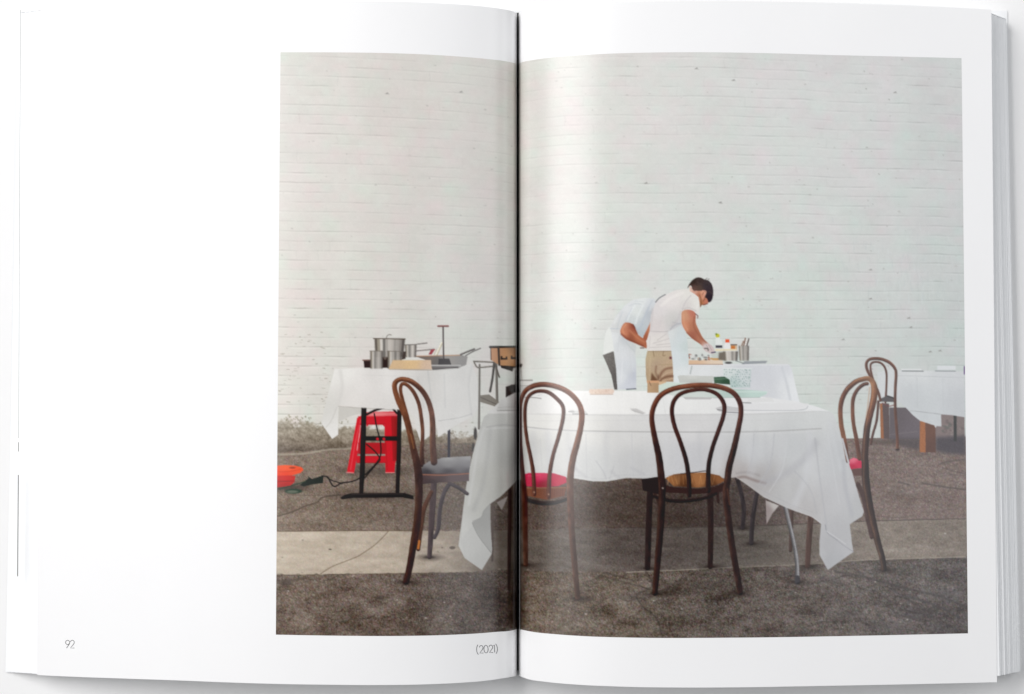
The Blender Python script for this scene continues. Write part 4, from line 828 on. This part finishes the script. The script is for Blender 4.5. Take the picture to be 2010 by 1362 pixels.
rod([(852, 907, 13), (849.5, 869.6, 12), (849.5, 837, 11), (847, 809.7, 10.5), (839.5, 784.7, 10), (827, 764.8, 10), (809.6, 750, 10), (794.6, 744.5, 9.5), (784, 745, 9), (776, 751, 10), (774.6, 762, 10), (782, 787, 10.5), (794.6, 814.7, 11), (804.6, 849.6, 12), (812, 883.5, 13), (819, 913, 15), (822, 942, 15.5), (822, 977.5, 14.5), (819, 1021.6, 14.5), (812, 1065.6, 14), (804.7, 1109.7, 13), (797, 1142, 12)], cA, L, hi=(172, 120, 88))
line([(806, 852), (812, 880)], 2, (176, 116, 66), .5, 1); line([(788, 752), (784, 762), (789, 780)], 2, (70, 42, 34), .7, 1)
# B: chair by the fold, red seat
L = chair_label('printed bentwood chair with a red seat, back towards the viewer, beside the fold')
cB = (76, 44, 36)
rod([(1105, 990, 9), (1107, 1100, 8)], (60, 46, 42), L, grain=.04) if 0 else None
fill([(1029, 931), (1038, 928), (1086, 928.5), (1111, 936), (1112, 947), (1096, 954), (1062, 957), (1032, 954)], ((1040, 940, (178, 30, 66)), (1060, 934, (206, 66, 98)), (1100, 940, (182, 40, 74)), (1065, 953, (128, 16, 46))), L, smooth=False)
line([(1036, 934), (1060, 932)], 3, (226, 96, 120), .4, 1.5)
fill([(1031, 956), (1060, 958), (1112, 955), (1108, 973), (1072, 981), (1031, 972)], ((1045, 962, (116, 70, 50)), (1090, 965, (108, 64, 48))), L, grain=.05); line([(1032, 957.5), (1110, 957)], 1.4, (160, 120, 88), .7)
for x in range(1036, 1108, 4): line([(x, 960), (x, 972 + (x % 3))], .8, (80, 46, 36), .5)
rod([(1030, 978, 7), (1048, 985, 8), (1075, 988, 8), (1100, 984, 7), (1116, 978, 6)], (42, 32, 30), L)
rod([(1048.6, 970, 8), (1047, 931, 8), (1042, 899, 7.5), (1035, 865, 7), (1031, 833, 7), (1031, 798.6, 7), (1038, 777.5, 7), (1054, 768, 7), (1075, 769.5, 7.5), (1093.5, 783, 7.5), (1105, 798.6, 7.5), (1105, 822, 7.5), (1096, 859, 7.5), (1085.6, 894, 7.5), (1079, 931, 8), (1077, 975, 8)], cB, L, hi=(150, 100, 80), light=(-.7, -.6))
for x, y in ((1048.6, 966), (1077, 970)): dot(x, y, 1.6, (160, 130, 110), .9)
rod([(1032, 1108, 9), (1031, 1040, 10), (1030, 980, 11), (1026, 930, 9), (1022, 878, 7.5), (1021, 825, 7.5), (1022, 790, 8), (1031, 768, 9), (1048.6, 757, 10), (1072, 754.7, 10), (1099, 761, 10), (1120, 773, 10), (1136, 791.7, 10), (1142, 812, 11), (1140, 838, 11), (1132, 872.6, 12), (1125, 899, 12.5), (1120, 931, 13), (1119.5, 975, 13), (1123, 1050, 12), (1130, 1130, 11), (1134, 1174, 10)], ((1040, 765, (92, 54, 44)), (1100, 760, (112, 70, 54)), (1140, 810, (100, 66, 54)), (1122, 920, (84, 58, 48)), (1030, 950, (62, 36, 32)), (1128, 1100, (66, 48, 42)), (1022, 850, (60, 32, 30))), L, hi=(160, 112, 88))
# C: centre chair
L = chair_label('printed bentwood chair with a tan leather seat, back towards the viewer, middle of the front table')
rod([(1394, 966, 12), (1395, 1040, 11), (1394, 1112, 10)], (48, 36, 34), L); rod([(1276, 960, 12), (1273, 1040, 12), (1271, 1114, 11)], (44, 34, 33), L)
rod([(1408, 960, 6), (1410, 985, 5)], (50, 36, 34), L); rod([(1282, 962, 5), (1290, 980, 5), (1296, 1000, 5)], (56, 42, 38), L)
fill([(1259, 940), (1290, 936), (1300, 934), (1306, 966), (1292, 970), (1262, 963)], (42, 32, 32), L)
fill([(1306, 938), (1322, 931), (1345, 928), (1385, 927.5), (1412, 933), (1424, 943), (1404, 953), (1369, 957), (1322, 954)], ((1320, 940, (146, 98, 62)), (1370, 940, (158, 108, 70)), (1410, 942, (134, 88, 56)), (1345, 953, (84, 54, 36)), (1400, 951, (80, 52, 36)), (1330, 933, (116, 78, 52))), L)
for i in range(26):
    x = rng.uniform(1310, 1416); line([(x, 934), (x + rng.uniform(-5, 5), 950)], 1.4, rng.choice([(196, 146, 96), (112, 66, 38)]), .4, 1)
line([(1336, 930), (1360, 927.5), (1388, 924), (1394, 928)], 1.6, (52, 36, 34), .9)
fill([(1296, 950), (1322, 956), (1369, 959), (1404, 955), (1426, 945), (1428, 962), (1408, 967), (1362, 970), (1313, 967), (1296, 964)], (54, 38, 36), L)
rod([(1283, 974, 5), (1312.6, 982, 7), (1346, 983, 7), (1385, 977, 6), (1406, 968, 5)], (42, 31, 30), L)
rod([(1353, 972, 9), (1352, 941, 9), (1347, 905, 9), (1336, 869, 8.5), (1324, 836, 8.5), (1319, 809, 8.5), (1322.5, 788, 8.5), (1336, 773, 8), (1359, 766, 7.5), (1385, 765, 7.5), (1408, 774, 8), (1421, 793, 8.5), (1420, 816, 8.5), (1410, 846, 8.5), (1398.5, 879, 8.5), (1391, 915, 9), (1390, 963, 9.5)], ((1350, 770, (70, 42, 36)), (1420, 800, (62, 38, 36)), (1350, 930, (42, 31, 30)), (1392, 930, (42, 31, 30)), (1320, 820, (60, 36, 33))), L, hi=(122, 78, 66), light=(-.7, -.6))
rod([(1285.5, 1164, 11), (1291, 1100, 12.5), (1297, 1027, 13.5), (1300, 960, 14), (1298, 935, 14), (1293, 895, 13), (1284.5, 855.5, 11), (1279.5, 822.5, 10), (1283, 799, 10), (1296, 777, 10), (1319, 764, 10), (1352, 757.5, 10), (1385, 756, 10), (1415, 760, 10), (1438, 770, 10), (1451, 787, 10), (1454.6, 809, 10), (1449.7, 839, 10.5), (1441, 878.7, 12), (1431.5, 915, 13), (1428, 941.4, 13), (1425, 968, 13), (1429, 1011, 12.5), (1438, 1077, 12.5), (1448, 1133, 12), (1453, 1163, 11)],
    ((1352, 757, (116, 68, 50)), (1400, 758, (98, 58, 46)), (1300, 775, (98, 54, 42)), (1281, 830, (76, 44, 37)), (1452, 800, (70, 42, 40)), (1290, 880, (46, 33, 32)), (1438, 880, (48, 34, 33)), (1300, 1000, (42, 32, 31)), (1430, 1000, (48, 35, 34)), (1288, 1140, (44, 31, 29)), (1449, 1140, (46, 34, 34))), L, hi=(164, 108, 82), light=(-.5, -.8))
dot(1301, 958, 1.8, (150, 140, 136), .9); line([(1428, 960), (1432, 990)], 3, (104, 68, 52), .5, 1.2)
# D: right chair, red seat
L = chair_label('printed bentwood chair with a red seat, standing side on at the right end of the front table')
cD = ((1655, 780, (92, 58, 48)), (1652, 840, (124, 80, 56)), (1660, 890, (92, 58, 46)), (1690, 760, (80, 54, 48)), (1675, 830, (104, 64, 48)), (1686, 890, (84, 54, 46)))
rod([(1684, 950, 9), (1695, 977, 9), (1704, 1021, 9), (1711, 1054, 8)], (72, 54, 52), L)
fill([(1665, 904), (1675, 898), (1688, 902), (1694, 910), (1692, 918), (1670, 921)], ((1675, 902, (222, 110, 130)), (1685, 912, (196, 44, 80)), (1675, 917, (180, 30, 66))), L, smooth=False)
fill([(1671, 921), (1694, 919), (1698, 934), (1676, 934)], (92, 66, 62), L)
rod([(1664, 905, 7), (1661, 885, 8), (1655.4, 854.7, 9), (1651, 831.8, 9), (1649.7, 803, 9), (1653.5, 782, 9.5), (1664, 763, 9.5), (1679, 749.7, 9.5)], cD, L, hi=(150, 104, 80)); fill([(1651.5, 860), (1655, 860), (1668, 910), (1664, 910)], (186, 187, 190), None)
rod([(1702, 753, 7), (1694.5, 755, 7), (1683, 765, 7), (1675, 782, 7.5), (1673.5, 805, 7.5), (1675.4, 831.8, 7.5), (1681, 862, 8), (1687, 900, 8)], cD, L, hi=(140, 98, 78))
rod([(1664, 763, 9.5), (1679, 749.7, 9.5), (1694.5, 744, 9.5), (1706, 743.5, 9.5), (1713.6, 751, 11), (1716.5, 767, 13), (1713.6, 789.8, 13), (1708, 812.7, 12.5), (1702, 841, 13), (1698, 885, 13), (1698, 904, 13.5), (1700, 948, 15), (1707, 992, 14), (1716, 1035, 13), (1724, 1068, 12.5), (1732, 1096, 11.5), (1735, 1117, 10.5)],
    ((1670, 757, (88, 56, 48)), (1690, 745, (116, 80, 62)), (1706, 745, (150, 112, 84)), (1714, 770, (128, 84, 62)), (1708, 810, (96, 60, 50)), (1700, 850, (62, 44, 42)), (1700, 940, (52, 40, 40)), (1715, 1030, (54, 40, 38)), (1734, 1110, (50, 42, 42))), L, hi=(186, 138, 100), light=(-.8, -.5))
line([(1707, 760), (1704, 790), (1700, 820)], 2, (176, 120, 84), .5, 1)

fab = noise(16, cy=70)*1.1 + noise(6, cy=20)*.5 + noise(30, cy=30)*1.5 + noise(2.2)*.8
cl = np.isin(LAB, [i for i, (n_, t_) in enumerate(NAMES) if n_ in ('printed_tablecloth', 'printed_table', 'printed_person')]) & (IMG.mean(-1) > 150)
IMG += (fab*cl)[..., None]
# a breath of softness, like a press screen, and a little unevenness in the inks
k3 = lambda a: (np.roll(a, 1, 0) + np.roll(a, -1, 0) + np.roll(a, 1, 1) + np.roll(a, -1, 1))*.11 + a*.56
IMG = k3(IMG)
IMG += RNG.normal(0, 1, (CH, CW, 1)).astype(np.float32)*1.2
IMG = np.clip(IMG, 4, 252)/255
LINC = np.where(IMG <= .04045, IMG/12.92, ((IMG + .055)/1.055)**2.4).astype(np.float32)
LINC = np.maximum(LINC - .017*np.clip(1 - LINC*2, 0, 1), .0015)

# ------------------------------------------------------------------ lay the print on the two pages
STEP = 1.45
parts = {i: ([], [], []) for i in range(len(NAMES))}
def bilinear(px, py):
    x = np.clip(px - CX0, 0, CW - 1.001); y = np.clip(py - CY0, 0, CH - 1.001)
    i = y.astype(int); j = x.astype(int); fy = (y - i)[..., None]; fx = (x - j)[..., None]
    return (LINC[i, j]*(1-fy)*(1-fx) + LINC[i+1, j]*fy*(1-fx) + LINC[i, j+1]*(1-fy)*fx + LINC[i+1, j+1]*fy*fx)
def lay(side):
    t_f, b_f = (ptL, pbL) if side == 'L' else (ptR, pbR)
    if side == 'L': a_t, a_b, b_t, b_b = 550.5, 541.5, 1014.4, 1014.4
    else: a_t, a_b, b_t, b_b = 1018.6, 1018.6, 1887.3, 1900.0
    n = int((b_b - a_b)/STEP); m = int(1145/STEP)
    u = np.linspace(0, 1, n); v = np.linspace(0, 1, m)[:, None]
    pt = a_t + (b_t - a_t)*u; pb = a_b + (b_b - a_b)*u
    px = pt[None]*(1 - v) + pb[None]*v; py = t_f(pt)[None]*(1 - v) + b_f(pb)[None]*v
    x, y, z = surf(px, py, side)
    col = bilinear(px, py)
    # ink runs on down into the fold, darkened there to stand for shade
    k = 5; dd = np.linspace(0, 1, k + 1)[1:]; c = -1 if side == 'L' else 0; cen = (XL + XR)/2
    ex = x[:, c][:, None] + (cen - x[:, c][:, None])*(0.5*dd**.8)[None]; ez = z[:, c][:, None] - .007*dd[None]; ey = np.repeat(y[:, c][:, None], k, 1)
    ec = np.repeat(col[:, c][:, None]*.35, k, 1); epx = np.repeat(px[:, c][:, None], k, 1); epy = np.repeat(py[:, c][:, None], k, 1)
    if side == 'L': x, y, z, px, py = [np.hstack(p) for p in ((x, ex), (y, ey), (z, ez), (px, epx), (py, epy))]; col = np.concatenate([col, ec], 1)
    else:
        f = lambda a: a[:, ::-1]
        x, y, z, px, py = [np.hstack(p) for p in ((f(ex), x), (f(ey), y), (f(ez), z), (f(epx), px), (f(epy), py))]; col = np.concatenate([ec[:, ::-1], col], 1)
    Vv = np.stack([x, y, z], -1).reshape(-1, 3); Cc = col.reshape(-1, 3)
    idx = np.arange(len(Vv)).reshape(x.shape)
    Q = np.stack([idx[:-1, :-1], idx[1:, :-1], idx[1:, 1:], idx[:-1, 1:]], -1).reshape(-1, 4)
    cxp = ((px[:-1, :-1] + px[1:, 1:])/2).ravel(); cyp = ((py[:-1, :-1] + py[1:, 1:])/2).ravel()
    lb = LAB[np.clip((cyp - CY0 + .5).astype(int), 0, CH - 1), np.clip((cxp - CX0 + .5).astype(int), 0, CW - 1)]
    for i in parts:
        q = Q[lb == i]
        if len(q) == 0: continue
        used, inv = np.unique(q, return_inverse=True)
        parts[i][0].append(Vv[used]); parts[i][1].append(inv.reshape(-1, 4)); parts[i][2].append(Cc[used])
lay('L'); lay('R')
photo = None
for i, (nm, lb) in enumerate(NAMES):
    Vs, Qs, Cs = parts[i]
    if not Vs: continue
    off = 0; QQ = []
    for v_, q_ in zip(Vs, Qs): QQ.append(q_ + off); off += len(v_)
    o = mesh_np(nm, np.concatenate(Vs), np.concatenate(QQ), M_ink, photo or book, True, np.concatenate(Cs))
    o['label'] = lb
    if photo is None: photo = o

# ------------------------------------------------------------------ page number and year, thin strokes of ink
def arc(cx, cy, rx, ry, a0, a1, n=14):
    return [(cx + rx*math.cos(math.radians(a0 + (a1 - a0)*i/n)), cy + ry*math.sin(math.radians(a0 + (a1 - a0)*i/n))) for i in range(n + 1)]
# glyphs in a box: height 1, y down
G = {'9': (.60, [arc(.27, .28, .26, .27, 0, 360, 22), [(.51, .38), (.44, .56), (.13, 1.0)]]),
     '2': (.59, [arc(.27, .26, .24, .25, 185, 360) + [(.50, .38), (.40, .54), (.03, .99), (.53, .99)]]),
     '0': (.70, [arc(.31, .5, .28, .5, 0, 360, 26)]),
     '1': (.30, [[(.02, .14), (.16, .01), (.16, 1.0)]]),
     '(': (.40, [arc(.66, .52, .62, .86, 228, 132, 12)]),
     ')': (.30, [arc(-.38, .52, .62, .86, -48, 48, 12)])}
def write(txt, x, y, h, side, lab, rot=0, w=1.15, sx=1.0):
    V_, Q_ = [], []
    pen = 0
    for ch in txt:
        adv, strokes = G[ch]
        for st_ in strokes:
            P = np.array(st_, float)
            P[:, 0] = (P[:, 0] + pen)*h*sx; P[:, 1] *= h
            c, s = math.cos(rot), math.sin(rot)
            P = np.stack([x + P[:, 0]*c - P[:, 1]*s, y + P[:, 0]*s + P[:, 1]*c], 1)
            d = np.gradient(P, axis=0); d /= np.linalg.norm(d, axis=1)[:, None] + 1e-9
            nrm = np.stack([-d[:, 1], d[:, 0]], 1)*w/2
            A = P + nrm; B = P - nrm
            b0 = len(V_)
            for a_, b_ in zip(A, B):
                for q in (a_, b_):
                    X_, Y_, Z_ = surf(np.array([q[0]]), np.array([q[1]]), side)
                    V_.append((X_[0], Y_[0], Z_[0] + .00003))
            for i in range(len(P) - 1): Q_.append((b0 + 2*i, b0 + 2*i + 1, b0 + 2*i + 3, b0 + 2*i + 2))
        pen += adv
    o = mesh_np('page_number' if txt == '92' else 'printed_year', np.array(V_), np.array(Q_), M_text, pageL, True)
    o['label'] = lab
    return o
write('92', 128.5, 1256.5, 15.5, 'L', 'small grey number 92 at the foot of the left page')
write('(2021)', 934.5, 1267.5, 15.0, 'L', 'small grey year (2021) below the photograph', rot=-.055, sx=.98)

# slivers of ink on the edges of lower pages at the far left
def sliver(p0, p1, w, z, mat, name):
    V_ = []
    for (px, py) in (p0, p1):
        for s in (-w/2, w/2):
            x_, y_ = ray_xy(px + s, py, z); V_.append((float(x_), float(y_), z))
    o = mesh_np(name, np.array(V_), np.array([(0, 1, 3, 2)]), mat, book, False)
    return o
zs = .0095
sliver((40.5, 19), (38.3, 400), .9, zs, M_grey, 'edge_print'); sliver((38.3, 400), (36.6, 860), .9, zs, M_grey, 'edge_print')
sliver((36.5, 868), (36.4, 886), 1.2, zs, M_dark, 'edge_print'); sliver((36, 932), (34.6, 1131), 1.6, zs, M_dark, 'edge_print')
